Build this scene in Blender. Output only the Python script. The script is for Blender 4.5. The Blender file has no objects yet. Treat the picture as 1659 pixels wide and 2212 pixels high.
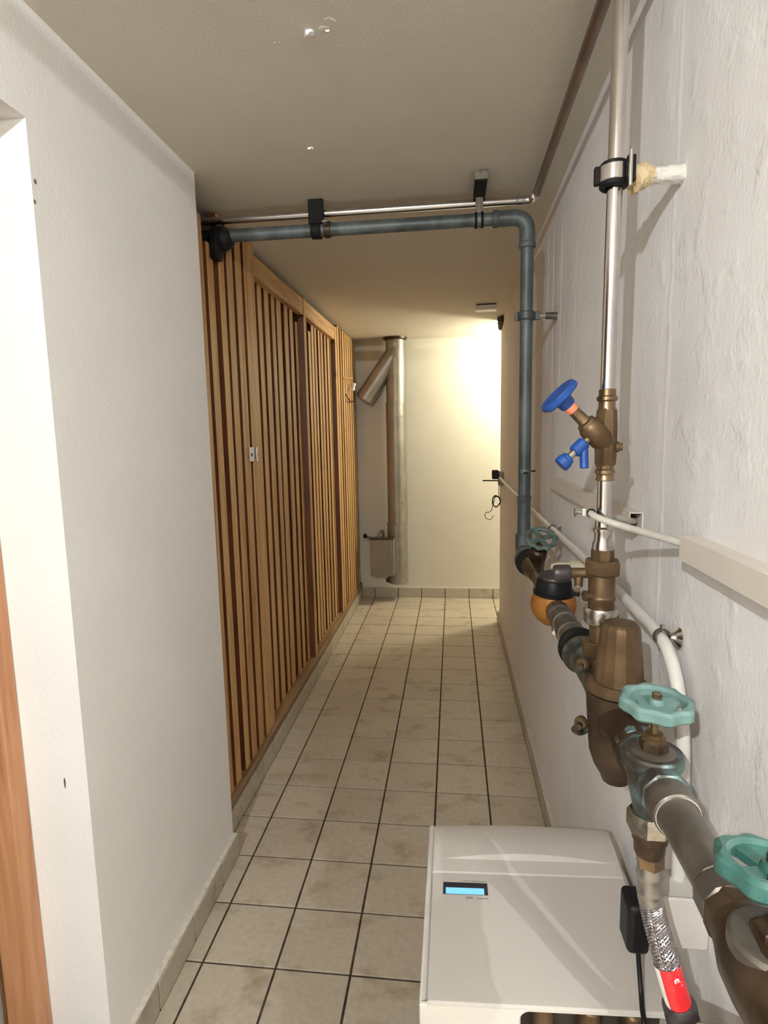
import bpy, bmesh, math, random
from mathutils import Vector, Matrix
random.seed(7)
sc = bpy.context.scene
COL = sc.collection
V = Vector

# ------------------------------------------------------------------ camera
CAM_F, CAM_H = 1263.56, 1.38928
cam_r = V((0.9930867, 0.1156711, -0.0199737))
cam_u = V((0.0043576, 0.1337125, 0.9910106))
cam_f = V((-0.1173020, 0.9842465, -0.1322840))
cd = bpy.data.cameras.new('camera')
cam = bpy.data.objects.new('camera', cd)
COL.objects.link(cam)
m = Matrix((( cam_r.x, cam_u.x, -cam_f.x, 0), (cam_r.y, cam_u.y, -cam_f.y, 0), (cam_r.z, cam_u.z, -cam_f.z, CAM_H), (0, 0, 0, 1)))
cam.matrix_world = m
cd.sensor_fit = 'VERTICAL'
cd.sensor_height = 24.0
cd.sensor_width = 18.0
cd.lens = CAM_F / 2212.0 * 24.0
cd.clip_start = 0.01
sc.camera = cam

# ------------------------------------------------------------------ world, exposure, lamp strengths
w = bpy.data.worlds.new('world'); sc.world = w; w.use_nodes = True
w.node_tree.nodes['Background'].inputs[0].default_value = (0.8, 0.85, 1.0, 1)
w.node_tree.nodes['Background'].inputs[1].default_value = 0.0
sc.view_settings.view_transform = 'Standard'
sc.view_settings.look = 'None'
sc.view_settings.gamma = 1.0
sc.view_settings.use_curve_mapping = False
sc.view_settings.exposure = 0.12
NEAR_POS = V((-0.50, -1.0, 0)); SIDE_POS = V((0.90, -0.50, 0)); NEAR_BULB = 21500.0; SIDE_BULB = 16500.0; GLOBE_FILL = 42.0; NEAR_COL = (0.97, 0.99, 0.985)
FAR_POS = V((0.75, 4.56, 2.00)); FAR_BULB = 235.0; FAR_COL = (1.0, 0.96, 0.73)
sc.cycles.max_bounces = 10
sc.cycles.diffuse_bounces = 6
sc.cycles.glossy_bounces = 4
sc.cycles.caustics_reflective = False
sc.cycles.caustics_refractive = False
sc.cycles.sample_clamp_indirect = 6.0

# ------------------------------------------------------------------ materials
def nodes_of(name):
    mt = bpy.data.materials.new(name); mt.use_nodes = True
    nt = mt.node_tree
    return mt, nt, nt.nodes['Principled BSDF']

def mat(name, col, rough=0.5, metal=0.0, col2=None, scale=20.0, detail=4.0, bump=0.0, bscale=None, stretch=(1, 1, 1), lo=0.4, hi=0.65, rvar=0.0, obj_rand=0.0, coat=0.0, emit=None, es=0.0, spec=None):
    mt, nt, p = nodes_of(name)
    p.inputs['Roughness'].default_value = rough
    p.inputs['Metallic'].default_value = metal
    p.inputs['Base Color'].default_value = (*col, 1)
    if spec is not None: p.inputs['Specular IOR Level'].default_value = spec
    if coat: p.inputs['Coat Weight'].default_value = coat
    if emit:
        p.inputs['Emission Color'].default_value = (*emit, 1)
        p.inputs['Emission Strength'].default_value = es
    tc = nt.nodes.new('ShaderNodeTexCoord')
    mp = nt.nodes.new('ShaderNodeMapping'); mp.inputs['Scale'].default_value = stretch
    nt.links.new(tc.outputs['Object'], mp.inputs['Vector'])
    src = mp.outputs['Vector']
    oi = nt.nodes.new('ShaderNodeObjectInfo')
    if obj_rand:
        va = nt.nodes.new('ShaderNodeVectorMath'); va.operation = 'MULTIPLY_ADD'
        va.inputs[1].default_value = (0, 0, 0)
        cb = nt.nodes.new('ShaderNodeCombineXYZ')
        ml = nt.nodes.new('ShaderNodeMath'); ml.operation = 'MULTIPLY'; ml.inputs[1].default_value = 37.0
        nt.links.new(oi.outputs['Random'], ml.inputs[0])
        for k in range(3): nt.links.new(ml.outputs[0], cb.inputs[k])
        ad = nt.nodes.new('ShaderNodeVectorMath'); ad.operation = 'ADD'
        nt.links.new(src, ad.inputs[0]); nt.links.new(cb.outputs[0], ad.inputs[1])
        src = ad.outputs[0]
    nz = nt.nodes.new('ShaderNodeTexNoise'); nz.inputs['Scale'].default_value = scale; nz.inputs['Detail'].default_value = detail
    nt.links.new(src, nz.inputs['Vector'])
    if col2:
        cr = nt.nodes.new('ShaderNodeValToRGB')
        cr.color_ramp.elements[0].position = lo; cr.color_ramp.elements[0].color = (*col, 1)
        cr.color_ramp.elements[1].position = hi; cr.color_ramp.elements[1].color = (*col2, 1)
        nt.links.new(nz.outputs['Fac'], cr.inputs['Fac'])
        out = cr.outputs['Color']
        if obj_rand:
            hs = nt.nodes.new('ShaderNodeHueSaturation')
            mr = nt.nodes.new('ShaderNodeMapRange'); mr.inputs['To Min'].default_value = 1 - obj_rand; mr.inputs['To Max'].default_value = 1 + obj_rand
            nt.links.new(oi.outputs['Random'], mr.inputs['Value']); nt.links.new(mr.outputs[0], hs.inputs['Value'])
            nt.links.new(out, hs.inputs['Color']); out = hs.outputs['Color']
        nt.links.new(out, p.inputs['Base Color'])
    if rvar:
        mr2 = nt.nodes.new('ShaderNodeMapRange'); mr2.inputs['To Min'].default_value = max(0, rough - rvar); mr2.inputs['To Max'].default_value = min(1, rough + rvar)
        nt.links.new(nz.outputs['Fac'], mr2.inputs['Value']); nt.links.new(mr2.outputs[0], p.inputs['Roughness'])
    if bump:
        nb = nt.nodes.new('ShaderNodeTexNoise'); nb.inputs['Scale'].default_value = bscale or scale; nb.inputs['Detail'].default_value = 6
        nt.links.new(src, nb.inputs['Vector'])
        bp = nt.nodes.new('ShaderNodeBump'); bp.inputs['Strength'].default_value = 1.0; bp.inputs['Distance'].default_value = bump
        nt.links.new(nb.outputs['Fac'], bp.inputs['Height']); nt.links.new(bp.outputs['Normal'], p.inputs['Normal'])
    return mt

M = {}
M['wall'] = mat('painted_plaster', (0.79, 0.775, 0.75), 0.85, col2=(0.82, 0.805, 0.78), scale=3, bump=0.0007, bscale=130)
M['cream_wall'] = mat('cream_painted_plaster', (0.66, 0.625, 0.54), 0.85, col2=(0.69, 0.655, 0.57), scale=3, bump=0.0008, bscale=60)
M['ceiling'] = mat('ceiling_paint', (0.66, 0.615, 0.535), 0.9, col2=(0.69, 0.645, 0.565), scale=2.5, bump=0.0005, bscale=150)

def rough_wall():
    mt, nt, p = nodes_of('rough_plaster'); p.inputs['Roughness'].default_value = 0.85
    tc = nt.nodes.new('ShaderNodeTexCoord')
    def noise(sc_, det, st=(1, 1, 1)):
        mp = nt.nodes.new('ShaderNodeMapping'); mp.inputs['Scale'].default_value = st
        nt.links.new(tc.outputs['Object'], mp.inputs['Vector'])
        n = nt.nodes.new('ShaderNodeTexNoise'); n.inputs['Scale'].default_value = sc_; n.inputs['Detail'].default_value = det
        nt.links.new(mp.outputs[0], n.inputs['Vector']); return n.outputs['Fac']
    cr = nt.nodes.new('ShaderNodeValToRGB')
    cr.color_ramp.elements[0].position = 0.35; cr.color_ramp.elements[0].color = (0.76, 0.74, 0.735, 1)
    cr.color_ramp.elements[1].position = 0.65; cr.color_ramp.elements[1].color = (0.82, 0.81, 0.81, 1)
    nt.links.new(noise(4, 5), cr.inputs['Fac']); nt.links.new(cr.outputs[0], p.inputs['Base Color'])
    b1 = nt.nodes.new('ShaderNodeBump'); b1.inputs['Distance'].default_value = 0.0009
    nt.links.new(noise(140, 3), b1.inputs['Height'])
    b2 = nt.nodes.new('ShaderNodeBump'); b2.inputs['Distance'].default_value = 0.0025
    nt.links.new(noise(3.2, 2, (1, 3.0, 0.45)), b2.inputs['Height'])
    b3 = nt.nodes.new('ShaderNodeBump'); b3.inputs['Distance'].default_value = 0.0012
    rp = nt.nodes.new('ShaderNodeValToRGB'); rp.color_ramp.elements[0].position = 0.52; rp.color_ramp.elements[1].position = 0.68
    nt.links.new(noise(17, 4), rp.inputs['Fac']); nt.links.new(rp.outputs[0], b3.inputs['Height'])
    nt.links.new(b2.outputs[0], b3.inputs['Normal']); nt.links.new(b3.outputs[0], b1.inputs['Normal'])
    nt.links.new(b1.outputs[0], p.inputs['Normal'])
    return mt
M['rough_wall'] = rough_wall()

def tile_mat(name, c1, c2, stain, size=0.2):
    mt, nt, p = nodes_of(name); p.inputs['Roughness'].default_value = 0.42
    tc = nt.nodes.new('ShaderNodeTexCoord'); oi = nt.nodes.new('ShaderNodeObjectInfo')
    ge = nt.nodes.new('ShaderNodeNewGeometry')
    n1 = nt.nodes.new('ShaderNodeTexNoise'); n1.inputs['Scale'].default_value = 60; n1.inputs['Detail'].default_value = 5
    nt.links.new(ge.outputs['Position'], n1.inputs['Vector'])
    cr = nt.nodes.new('ShaderNodeValToRGB')
    cr.color_ramp.elements[0].position = 0.35; cr.color_ramp.elements[0].color = (*c1, 1)
    cr.color_ramp.elements[1].position = 0.68; cr.color_ramp.elements[1].color = (*c2, 1)
    nt.links.new(n1.outputs['Fac'], cr.inputs['Fac'])
    hs = nt.nodes.new('ShaderNodeHueSaturation')
    mr = nt.nodes.new('ShaderNodeMapRange'); mr.inputs['To Min'].default_value = 0.93; mr.inputs['To Max'].default_value = 1.06
    nt.links.new(oi.outputs['Random'], mr.inputs['Value']); nt.links.new(mr.outputs[0], hs.inputs['Value'])
    nt.links.new(cr.outputs[0], hs.inputs['Color'])
    # worn brown smudges baked in the glaze
    n2 = nt.nodes.new('ShaderNodeTexNoise'); n2.inputs['Scale'].default_value = 9.0; n2.inputs['Detail'].default_value = 3; n2.inputs['Roughness'].default_value = 0.6
    mp = nt.nodes.new('ShaderNodeMapping'); mp.inputs['Scale'].default_value = (0.8, 1.15, 1)
    nt.links.new(ge.outputs['Position'], mp.inputs['Vector']); nt.links.new(mp.outputs[0], n2.inputs['Vector'])
    r2 = nt.nodes.new('ShaderNodeValToRGB'); r2.color_ramp.elements[0].position = 0.54; r2.color_ramp.elements[1].position = 0.76
    nt.links.new(n2.outputs['Fac'], r2.inputs['Fac'])
    ml = nt.nodes.new('ShaderNodeMath'); ml.operation = 'MULTIPLY'; ml.inputs[1].default_value = 0.75
    nt.links.new(r2.outputs[0], ml.inputs[0])
    mx = nt.nodes.new('ShaderNodeMix'); mx.data_type = 'RGBA'
    nt.links.new(ml.outputs[0], mx.inputs['Factor']); nt.links.new(hs.outputs[0], mx.inputs['A']); mx.inputs['B'].default_value = (*stain, 1)
    nt.links.new(mx.outputs['Result'], p.inputs['Base Color'])
    bp = nt.nodes.new('ShaderNodeBump'); bp.inputs['Distance'].default_value = 0.0004
    nt.links.new(n1.outputs['Fac'], bp.inputs['Height']); nt.links.new(bp.outputs[0], p.inputs['Normal'])
    return mt
M['tile'] = tile_mat('floor_tile_glaze', (0.46, 0.40, 0.315), (0.54, 0.47, 0.375), (0.24, 0.17, 0.10))
M['skirting'] = tile_mat('skirting_tile_glaze', (0.42, 0.375, 0.295), (0.48, 0.43, 0.345), (0.20, 0.16, 0.11))
M['grout'] = mat('dark_grout', (0.035, 0.022, 0.013), 0.95, col2=(0.07, 0.047, 0.03), scale=30, bump=0.001, bscale=200)
M['mortar'] = mat('pale_mortar', (0.62, 0.58, 0.51), 0.95, col2=(0.5, 0.46, 0.4), scale=60, bump=0.002, bscale=150)

def wood(name, a, b, dark, rnd=0.16, grain=(1, 1, 0.06)):
    mt, nt, p = nodes_of(name); p.inputs['Roughness'].default_value = 0.48
    tc = nt.nodes.new('ShaderNodeTexCoord'); oi = nt.nodes.new('ShaderNodeObjectInfo')
    ml = nt.nodes.new('ShaderNodeMath'); ml.operation = 'MULTIPLY'; ml.inputs[1].default_value = 53.0
    nt.links.new(oi.outputs['Random'], ml.inputs[0])
    ge = nt.nodes.new('ShaderNodeNewGeometry')
    ad = nt.nodes.new('ShaderNodeVectorMath'); ad.operation = 'ADD'
    nt.links.new(ge.outputs['Position'], ad.inputs[0]); nt.links.new(ml.outputs[0], ad.inputs[1])
    mp = nt.nodes.new('ShaderNodeMapping'); mp.inputs['Scale'].default_value = grain
    nt.links.new(ad.outputs[0], mp.inputs['Vector'])
    nz = nt.nodes.new('ShaderNodeTexNoise'); nz.inputs['Scale'].default_value = 45; nz.inputs['Detail'].default_value = 5; nz.inputs['Distortion'].default_value = 0.6
    nt.links.new(mp.outputs[0], nz.inputs['Vector'])
    cr = nt.nodes.new('ShaderNodeValToRGB')
    cr.color_ramp.elements[0].position = 0.32; cr.color_ramp.elements[0].color = (*dark, 1)
    e = cr.color_ramp.elements.new(0.48); e.color = (*a, 1)
    cr.color_ramp.elements[-1].position = 0.70; cr.color_ramp.elements[-1].color = (*b, 1)
    nt.links.new(nz.outputs['Fac'], cr.inputs['Fac'])
    # knots
    mp2 = nt.nodes.new('ShaderNodeMapping'); mp2.inputs['Scale'].default_value = (1, 1, 0.35)
    nt.links.new(ad.outputs[0], mp2.inputs['Vector'])
    vo = nt.nodes.new('ShaderNodeTexVoronoi'); vo.inputs['Scale'].default_value = 7.0
    nt.links.new(mp2.outputs[0], vo.inputs['Vector'])
    kr = nt.nodes.new('ShaderNodeValToRGB'); kr.color_ramp.elements[0].position = 0.03; kr.color_ramp.elements[0].color = (1, 1, 1, 1)
    kr.color_ramp.elements[1].position = 0.085; kr.color_ramp.elements[1].color = (0, 0, 0, 1)
    nt.links.new(vo.outputs['Distance'], kr.inputs['Fac'])
    mx = nt.nodes.new('ShaderNodeMix'); mx.data_type = 'RGBA'
    nt.links.new(kr.outputs[0], mx.inputs['Factor']); nt.links.new(cr.outputs[0], mx.inputs['A']); mx.inputs['B'].default_value = (dark[0] * .5, dark[1] * .45, dark[2] * .4, 1)
    hs = nt.nodes.new('ShaderNodeHueSaturation')
    mr = nt.nodes.new('ShaderNodeMapRange'); mr.inputs['To Min'].default_value = 1 - rnd; mr.inputs['To Max'].default_value = 1 + rnd
    nt.links.new(oi.outputs['Random'], mr.inputs['Value']); nt.links.new(mr.outputs[0], hs.inputs['Value'])
    nt.links.new(mx.outputs['Result'], hs.inputs['Color']); nt.links.new(hs.outputs[0], p.inputs['Base Color'])
    bp = nt.nodes.new('ShaderNodeBump'); bp.inputs['Distance'].default_value = 0.0006
    nt.links.new(nz.outputs['Fac'], bp.inputs['Height']); nt.links.new(bp.outputs[0], p.inputs['Normal'])
    return mt
M['pine'] = wood('varnished_pine', (0.54, 0.305, 0.125), (0.63, 0.40, 0.185), (0.40, 0.19, 0.065))
M['pine_along'] = wood('varnished_pine_board', (0.54, 0.305, 0.125), (0.63, 0.40, 0.185), (0.40, 0.19, 0.065), 0.08, (1, 0.06, 1))
M['pine_edge_shade'] = wood('pine_with_gap_shade', (0.115, 0.036, 0.008), (0.15, 0.052, 0.013), (0.075, 0.022, 0.005), 0.1)  # darker pine: the shade between slats is put into this colour
M['pine_dark'] = wood('aged_pine_rail', (0.27, 0.16, 0.075), (0.34, 0.21, 0.11), (0.16, 0.085, 0.04), 0.05, (1, 0.06, 1))
M['door_pine'] = wood('door_frame_wood', (0.50, 0.235, 0.11), (0.60, 0.31, 0.16), (0.36, 0.15, 0.065), 0.05)

M['galv'] = mat('weathered_galvanised_steel', (0.072, 0.086, 0.086), 0.50, 0.4, col2=(0.165, 0.19, 0.19), scale=14, detail=6, stretch=(1, 1, .35), rvar=0.12, bump=0.0004, bscale=80)
M['steel'] = mat('stainless_steel_tube', (0.62, 0.585, 0.57), 0.2, 1.0, col2=(0.70, 0.66, 0.64), scale=8, rvar=0.05)
M['crimp'] = mat('brushed_crimp_steel', (0.36, 0.34, 0.32), 0.38, 0.95, col2=(0.43, 0.41, 0.385), scale=40)
M['brownsteel'] = mat('dull_reddish_tube', (0.20, 0.145, 0.125), 0.36, 0.85, col2=(0.27, 0.20, 0.175), scale=10)
M['greysteel'] = mat('tarnished_grey_pipe', (0.105, 0.090, 0.073), 0.40, 0.6, col2=(0.18, 0.157, 0.132), scale=16, detail=6, rvar=0.1, bump=0.0004, bscale=120)
M['bronze'] = mat('dull_bronze', (0.100, 0.060, 0.028), 0.44, 0.6, col2=(0.160, 0.103, 0.053), scale=24, detail=6, rvar=0.12, bump=0.0004, bscale=140)
M['bronze_dark'] = mat('dark_grimy_bronze', (0.036, 0.021, 0.011), 0.42, 0.45, col2=(0.080, 0.049, 0.028), scale=26, detail=6, rvar=0.12, bump=0.0005, bscale=140)
M['brass'] = mat('aged_brass', (0.21, 0.145, 0.082), 0.30, 0.9, col2=(0.30, 0.215, 0.13), scale=22, rvar=0.1)
M['verdigris'] = mat('brass_with_verdigris', (0.050, 0.046, 0.037), 0.36, 0.45, col2=(0.17, 0.28, 0.28), scale=26, detail=9, lo=0.47, hi=0.70, rvar=0.15, bump=0.001, bscale=90)
M['chrome'] = mat('worn_chrome', (0.50, 0.475, 0.41), 0.25, 0.95, col2=(0.17, 0.15, 0.12), scale=55, detail=6, lo=0.5, hi=0.7, rvar=0.12, bump=0.0006, bscale=120)
M['turq'] = mat('turquoise_enamel', (0.105, 0.195, 0.180), 0.45, col2=(0.15, 0.245, 0.23), scale=30, detail=5, rvar=0.08, bump=0.0004, bscale=150)
M['turq_dark'] = mat('grimy_turquoise_enamel', (0.060, 0.095, 0.083), 0.5, col2=(0.13, 0.185, 0.165), scale=40, detail=6, lo=.4, hi=.7, rvar=0.1, bump=0.0006, bscale=150)
M['turq_deep'] = mat('deep_green_enamel', (0.028, 0.095, 0.080), 0.35, col2=(0.050, 0.14, 0.122), scale=25, rvar=0.08)
M['blue'] = mat('blue_plastic', (0.008, 0.058, 0.27), 0.45, col2=(0.011, 0.072, 0.32), scale=40, bump=0.0003, bscale=200)
M['orange_ring'] = mat('orange_red_ring', (0.95, 0.24, 0.13), 0.5, col2=(0.97, 0.27, 0.15), scale=30)
M['black'] = mat('black_rubber', (0.006, 0.0055, 0.0055), 0.6, col2=(0.010, 0.009, 0.008), scale=40, bump=0.0003, bscale=150, spec=0.18)
M['plastic_black'] = mat('black_plastic', (0.006, 0.006, 0.007), 0.45, col2=(0.009, 0.009, 0.010), scale=40, spec=0.2)
M['sleeve'] = mat('dark_purple_grey_sleeve', (0.028, 0.021, 0.022), 0.42, col2=(0.042, 0.033, 0.034), scale=60, bump=0.0005, bscale=120)
M['white_plastic'] = mat('warm_white_plastic', (0.64, 0.61, 0.565), 0.45, col2=(0.655, 0.625, 0.58), scale=200, bump=0.00012, bscale=600)
M['cover_plastic'] = mat('grey_white_cabinet_plastic', (0.53, 0.495, 0.455), 0.5, col2=(0.545, 0.51, 0.47), scale=300, bump=0.00015, bscale=700)
M['conduit'] = mat('white_conduit', (0.68, 0.655, 0.62), 0.4, col2=(0.72, 0.695, 0.66), scale=20)
M['trunking'] = mat('cream_trunking', (0.66, 0.60, 0.54), 0.5, col2=(0.69, 0.63, 0.57), scale=12)
M['greycable'] = mat('grey_cable_sheath', (0.46, 0.44, 0.39), 0.5, col2=(0.52, 0.495, 0.445), scale=40)
M['ivory'] = mat('ivory_plastic', (0.55, 0.48, 0.33), 0.5, col2=(0.6, 0.53, 0.38), scale=40)
M['meter'] = mat('orange_brass_meter', (0.30, 0.115, 0.018), 0.5, 0.15, col2=(0.37, 0.155, 0.03), scale=22, detail=5, rvar=0.08, bump=0.0003, bscale=150)
M['duct'] = mat('galvanised_sheet', (0.27, 0.25, 0.215), 0.42, 0.6, col2=(0.34, 0.315, 0.275), scale=10, detail=5, rvar=0.08)
M['greybox'] = mat('grey_enamel_box', (0.23, 0.20, 0.16), 0.55, col2=(0.255, 0.222, 0.178), scale=20)
M['red'] = mat('red_label', (0.62, 0.022, 0.028), 0.35, col2=(0.68, 0.03, 0.035), scale=60)
M['label_white'] = mat('white_print', (0.84, 0.82, 0.79), 0.4, col2=(0.87, 0.85, 0.82), scale=60)
M['print_grey'] = mat('grey_print', (0.10, 0.10, 0.11), 0.5, col2=(0.13, 0.13, 0.14), scale=60)
M['display_frame'] = mat('dark_display_glass', (0.028, 0.026, 0.038), 0.15, col2=(0.035, 0.033, 0.045), scale=30)
M['lcd'] = mat('backlit_blue_screen', (0.05, 0.2, 0.5), 0.3, emit=(0.24, 0.62, 1.0), es=0.95)
M['recess'] = mat('dark_recess_plastic', (0.018, 0.014, 0.010), 0.5, col2=(0.03, 0.022, 0.015), scale=20)
M['plaster_raw'] = mat('ochre_foam', (0.55, 0.41, 0.22), 0.9, col2=(0.68, 0.56, 0.38), scale=60, bump=0.003, bscale=90)
M['plaster_lump'] = mat('white_filler', (0.70, 0.68, 0.63), 0.9, col2=(0.45, 0.43, 0.4), scale=70, lo=.55, hi=.75, bump=0.003, bscale=90)
M['dark_hole'] = mat('broken_plaster', (0.07, 0.055, 0.04), 0.95, col2=(0.16, 0.13, 0.09), scale=60, bump=0.003, bscale=80)
M['cardboard'] = mat('dusty_brown_board', (0.30, 0.225, 0.155), 0.9, col2=(0.24, 0.18, 0.12), scale=18, detail=6, bump=0.001, bscale=60)
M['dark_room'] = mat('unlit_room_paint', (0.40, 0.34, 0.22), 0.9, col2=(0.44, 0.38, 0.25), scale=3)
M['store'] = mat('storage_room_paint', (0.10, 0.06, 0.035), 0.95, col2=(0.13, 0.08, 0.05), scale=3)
M['dust'] = mat('flaking_paint', (0.85, 0.84, 0.82), 0.9, col2=(0.78, 0.77, 0.75), scale=40)
M['bulb'] = mat('lamp_glass', (0.9, 0.9, 0.9), 0.5, emit=NEAR_COL, es=NEAR_BULB)
M['bulb_side'] = mat('lamp_glass', (0.9, 0.9, 0.9), 0.5, emit=NEAR_COL, es=SIDE_BULB)
M['globe'] = mat('added_fill_globe', (0.9, 0.9, 0.9), 0.5, emit=NEAR_COL, es=GLOBE_FILL)  # glow of the added fill globe
M['bulb_far'] = mat('warm_lamp_glass', (0.9, 0.9, 0.9), 0.5, emit=FAR_COL, es=FAR_BULB)

def braid():
    mt, nt, p = nodes_of('braided_steel')
    p.inputs['Metallic'].default_value = 1.0; p.inputs['Roughness'].default_value = 0.36
    p.inputs['Base Color'].default_value = (0.40, 0.375, 0.385, 1)
    return mt
M['braid'] = braid()

# ------------------------------------------------------------------ mesh builder
def frame(o, d, up=None):
    z = V(d).normalized()
    up = V(up) if up else (V((0, 0, 1)) if abs(z.z) < 0.9 else V((0, 1, 0)))
    x = up.cross(z)
    if x.length < 1e-6: x = V((1, 0, 0)).cross(z)
    x.normalize(); y = z.cross(x)
    mm = Matrix((x, y, z)).transposed().to_4x4(); mm.translation = V(o)
    return mm

def smooth(pts, n=6):
    P = [V(p) for p in pts]; P = [2 * P[0] - P[1]] + P + [2 * P[-1] - P[-2]]
    out = []
    for i in range(1, len(P) - 2):
        a, b, c, d = P[i - 1:i + 3]
        for k in range(n):
            t = k / n
            out.append(0.5 * ((2 * b) + (c - a) * t + (2 * a - 5 * b + 4 * c - d) * t * t + (3 * b - a - 3 * c + d) * t ** 3))
    out.append(P[-2]); return out

def fillet(pts, rad, n=6):
    P = [V(p) for p in pts]; out = [P[0]]
    for i in range(1, len(P) - 1):
        a = (P[i - 1] - P[i]); b = (P[i + 1] - P[i]); r = min(rad, a.length * .5, b.length * .5)
        s = P[i] + a.normalized() * r; e = P[i] + b.normalized() * r
        for k in range(n + 1):
            t = k / n; out.append(s * (1 - t) ** 2 + P[i] * 2 * t * (1 - t) + e * t * t)
    out.append(P[-1]); return out

class MB:
    def __init__(s): s.v = []; s.f = []
    def add(s, vs, fs, mm=None):
        o = len(s.v)
        s.v += [(mm @ V(q)) if mm else V(q) for q in vs]
        s.f += [tuple(i + o for i in f) for f in fs]; return s
    def box(s, a, b, mm=None):
        x0, y0, z0 = a; x1, y1, z1 = b
        vs = [(x0, y0, z0), (x1, y0, z0), (x1, y1, z0), (x0, y1, z0), (x0, y0, z1), (x1, y0, z1), (x1, y1, z1), (x0, y1, z1)]
        return s.add(vs, [(0, 3, 2, 1), (4, 5, 6, 7), (0, 1, 5, 4), (1, 2, 6, 5), (2, 3, 7, 6), (3, 0, 4, 7)], mm)
    def lathe(s, o, d, prof, n=24, cap=True, up=None, rfun=None):
        """prof: list of (t along axis, radius)"""
        mm = frame(o, d, up); vs = []; fs = []
        for (t, r) in prof:
            for k in range(n):
                a = 2 * math.pi * (k + .5) / n; rr = r * (rfun(a) if rfun else 1)
                vs.append((rr * math.cos(a), rr * math.sin(a), t))
        for i in range(len(prof) - 1):
            for k in range(n):
                fs.append((i * n + k, i * n + (k + 1) % n, (i + 1) * n + (k + 1) % n, (i + 1) * n + k))
        if cap:
            fs.append(tuple(range(n - 1, -1, -1))); fs.append(tuple((len(prof) - 1) * n + k for k in range(n)))
        return s.add(vs, fs, mm)
    def cyl(s, a, b, r, n=20, r2=None, ch=0.0):
        a = V(a); b = V(b); L = (b - a).length; r2 = r if r2 is None else r2
        pr = [(0, r), (L, r2)] if not ch else [(0, r - ch), (ch, r), (L - ch, r2), (L, r2 - ch)]
        return s.lathe(a, b - a, pr, n)
    def hex(s, a, b, r, up=None, n=6):
        a = V(a); b = V(b); L = (b - a).length; c = min(.18 * r, L * .3)
        return s.lathe(a, b - a, [(0, r * .9), (c * .5, r), (L - c * .5, r), (L, r * .9)], n, up=up)
    def tube(s, path, r, n=12, cap=True):
        P = [V(p) for p in path]; T = []
        for i in range(len(P)):
            T.append((P[min(i + 1, len(P) - 1)] - P[max(i - 1, 0)]).normalized())
        ref = V((0, 0, 1)) if abs(T[0].z) < .9 else V((0, 1, 0))
        nx = ref.cross(T[0]).normalized(); vs = []; fs = []
        for i, p in enumerate(P):
            nx = (nx - T[i] * nx.dot(T[i])).normalized(); ny = T[i].cross(nx)
            rr = r[i] if isinstance(r, (list, tuple)) else r
            for k in range(n):
                a = 2 * math.pi * k / n; vs.append(p + nx * rr * math.cos(a) + ny * rr * math.sin(a))
        for i in range(len(P) - 1):
            for k in range(n):
                fs.append((i * n + k, i * n + (k + 1) % n, (i + 1) * n + (k + 1) % n, (i + 1) * n + k))
        if cap:
            fs.append(tuple(range(n - 1, -1, -1))); fs.append(tuple((len(P) - 1) * n + k for k in range(n)))
        return s.add(vs, fs)
    def torus(s, o, d, R, r, n=28, m=8):
        mm = frame(o, d); vs = []; fs = []
        for i in range(n):
            a = 2 * math.pi * i / n
            for k in range(m):
                b = 2 * math.pi * k / m; q = R + r * math.cos(b)
                vs.append((q * math.cos(a), q * math.sin(a), r * math.sin(b)))
        for i in range(n):
            for k in range(m):
                fs.append((i * m + k, ((i + 1) % n) * m + k, ((i + 1) % n) * m + (k + 1) % m, i * m + (k + 1) % m))
        return s.add(vs, fs, mm)
    def ring(s, o, d, ri, ro, h, n=32, rfun=None):
        """flat ring (washer) with height h; outer edge may be lobed"""
        mm = frame(o, d); vs = []; fs = []
        c = min(h * .28, (ro - ri) * .3)
        lev = [(ri, c), (ri, h - c), (ri + c, h), (None, h), ('o', h - c), ('o', c), (None, 0), (ri + c, 0)]
        for k in range(n):
            a = 2 * math.pi * k / n; R = ro * (rfun(a) if rfun else 1)
            for (q, z) in lev:
                rr = q if isinstance(q, float) else (R - c if q is None else R)
                vs.append((rr * math.cos(a), rr * math.sin(a), z))
        m = len(lev)
        for k in range(n):
            for j in range(m):
                fs.append((k * m + j, k * m + (j + 1) % m, ((k + 1) % n) * m + (j + 1) % m, ((k + 1) % n) * m + j))
        fs = [tuple(reversed(f)) for f in fs]
        return s.add(vs, fs, mm)
    def sphere(s, c, r, n=20, m=12, sc_=(1, 1, 1)):
        pr = []
        vs = []; fs = []
        for i in range(1, m):
            a = math.pi * i / m
            for k in range(n):
                b = 2 * math.pi * k / n
                vs.append((c[0] + sc_[0] * r * math.sin(a) * math.cos(b), c[1] + sc_[1] * r * math.sin(a) * math.sin(b), c[2] + sc_[2] * r * math.cos(a)))
        t = len(vs); vs += [(c[0], c[1], c[2] + r * sc_[2]), (c[0], c[1], c[2] - r * sc_[2])]
        for i in range(m - 2):
            for k in range(n): fs.append((i * n + k, (i + 1) * n + k, (i + 1) * n + (k + 1) % n, i * n + (k + 1) % n))
        for k in range(n):
            fs.append((t, k, (k + 1) % n)); fs.append((t + 1, (m - 2) * n + (k + 1) % n, (m - 2) * n + k))
        return s.add(vs, fs)

BASE = {}
def clean(o, lab, cat, grp, kind):
    if lab: o['label'] = lab
    if cat: o['category'] = cat
    if grp: o['group'] = grp
    if kind: o['kind'] = kind

def thing(name, label, cat, base, group=None):
    o = bpy.data.objects.new(name, None); COL.objects.link(o); o.empty_display_size = 0.05
    o.location = base; BASE[o] = V(base); clean(o, label, cat, group, None); return o

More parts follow.
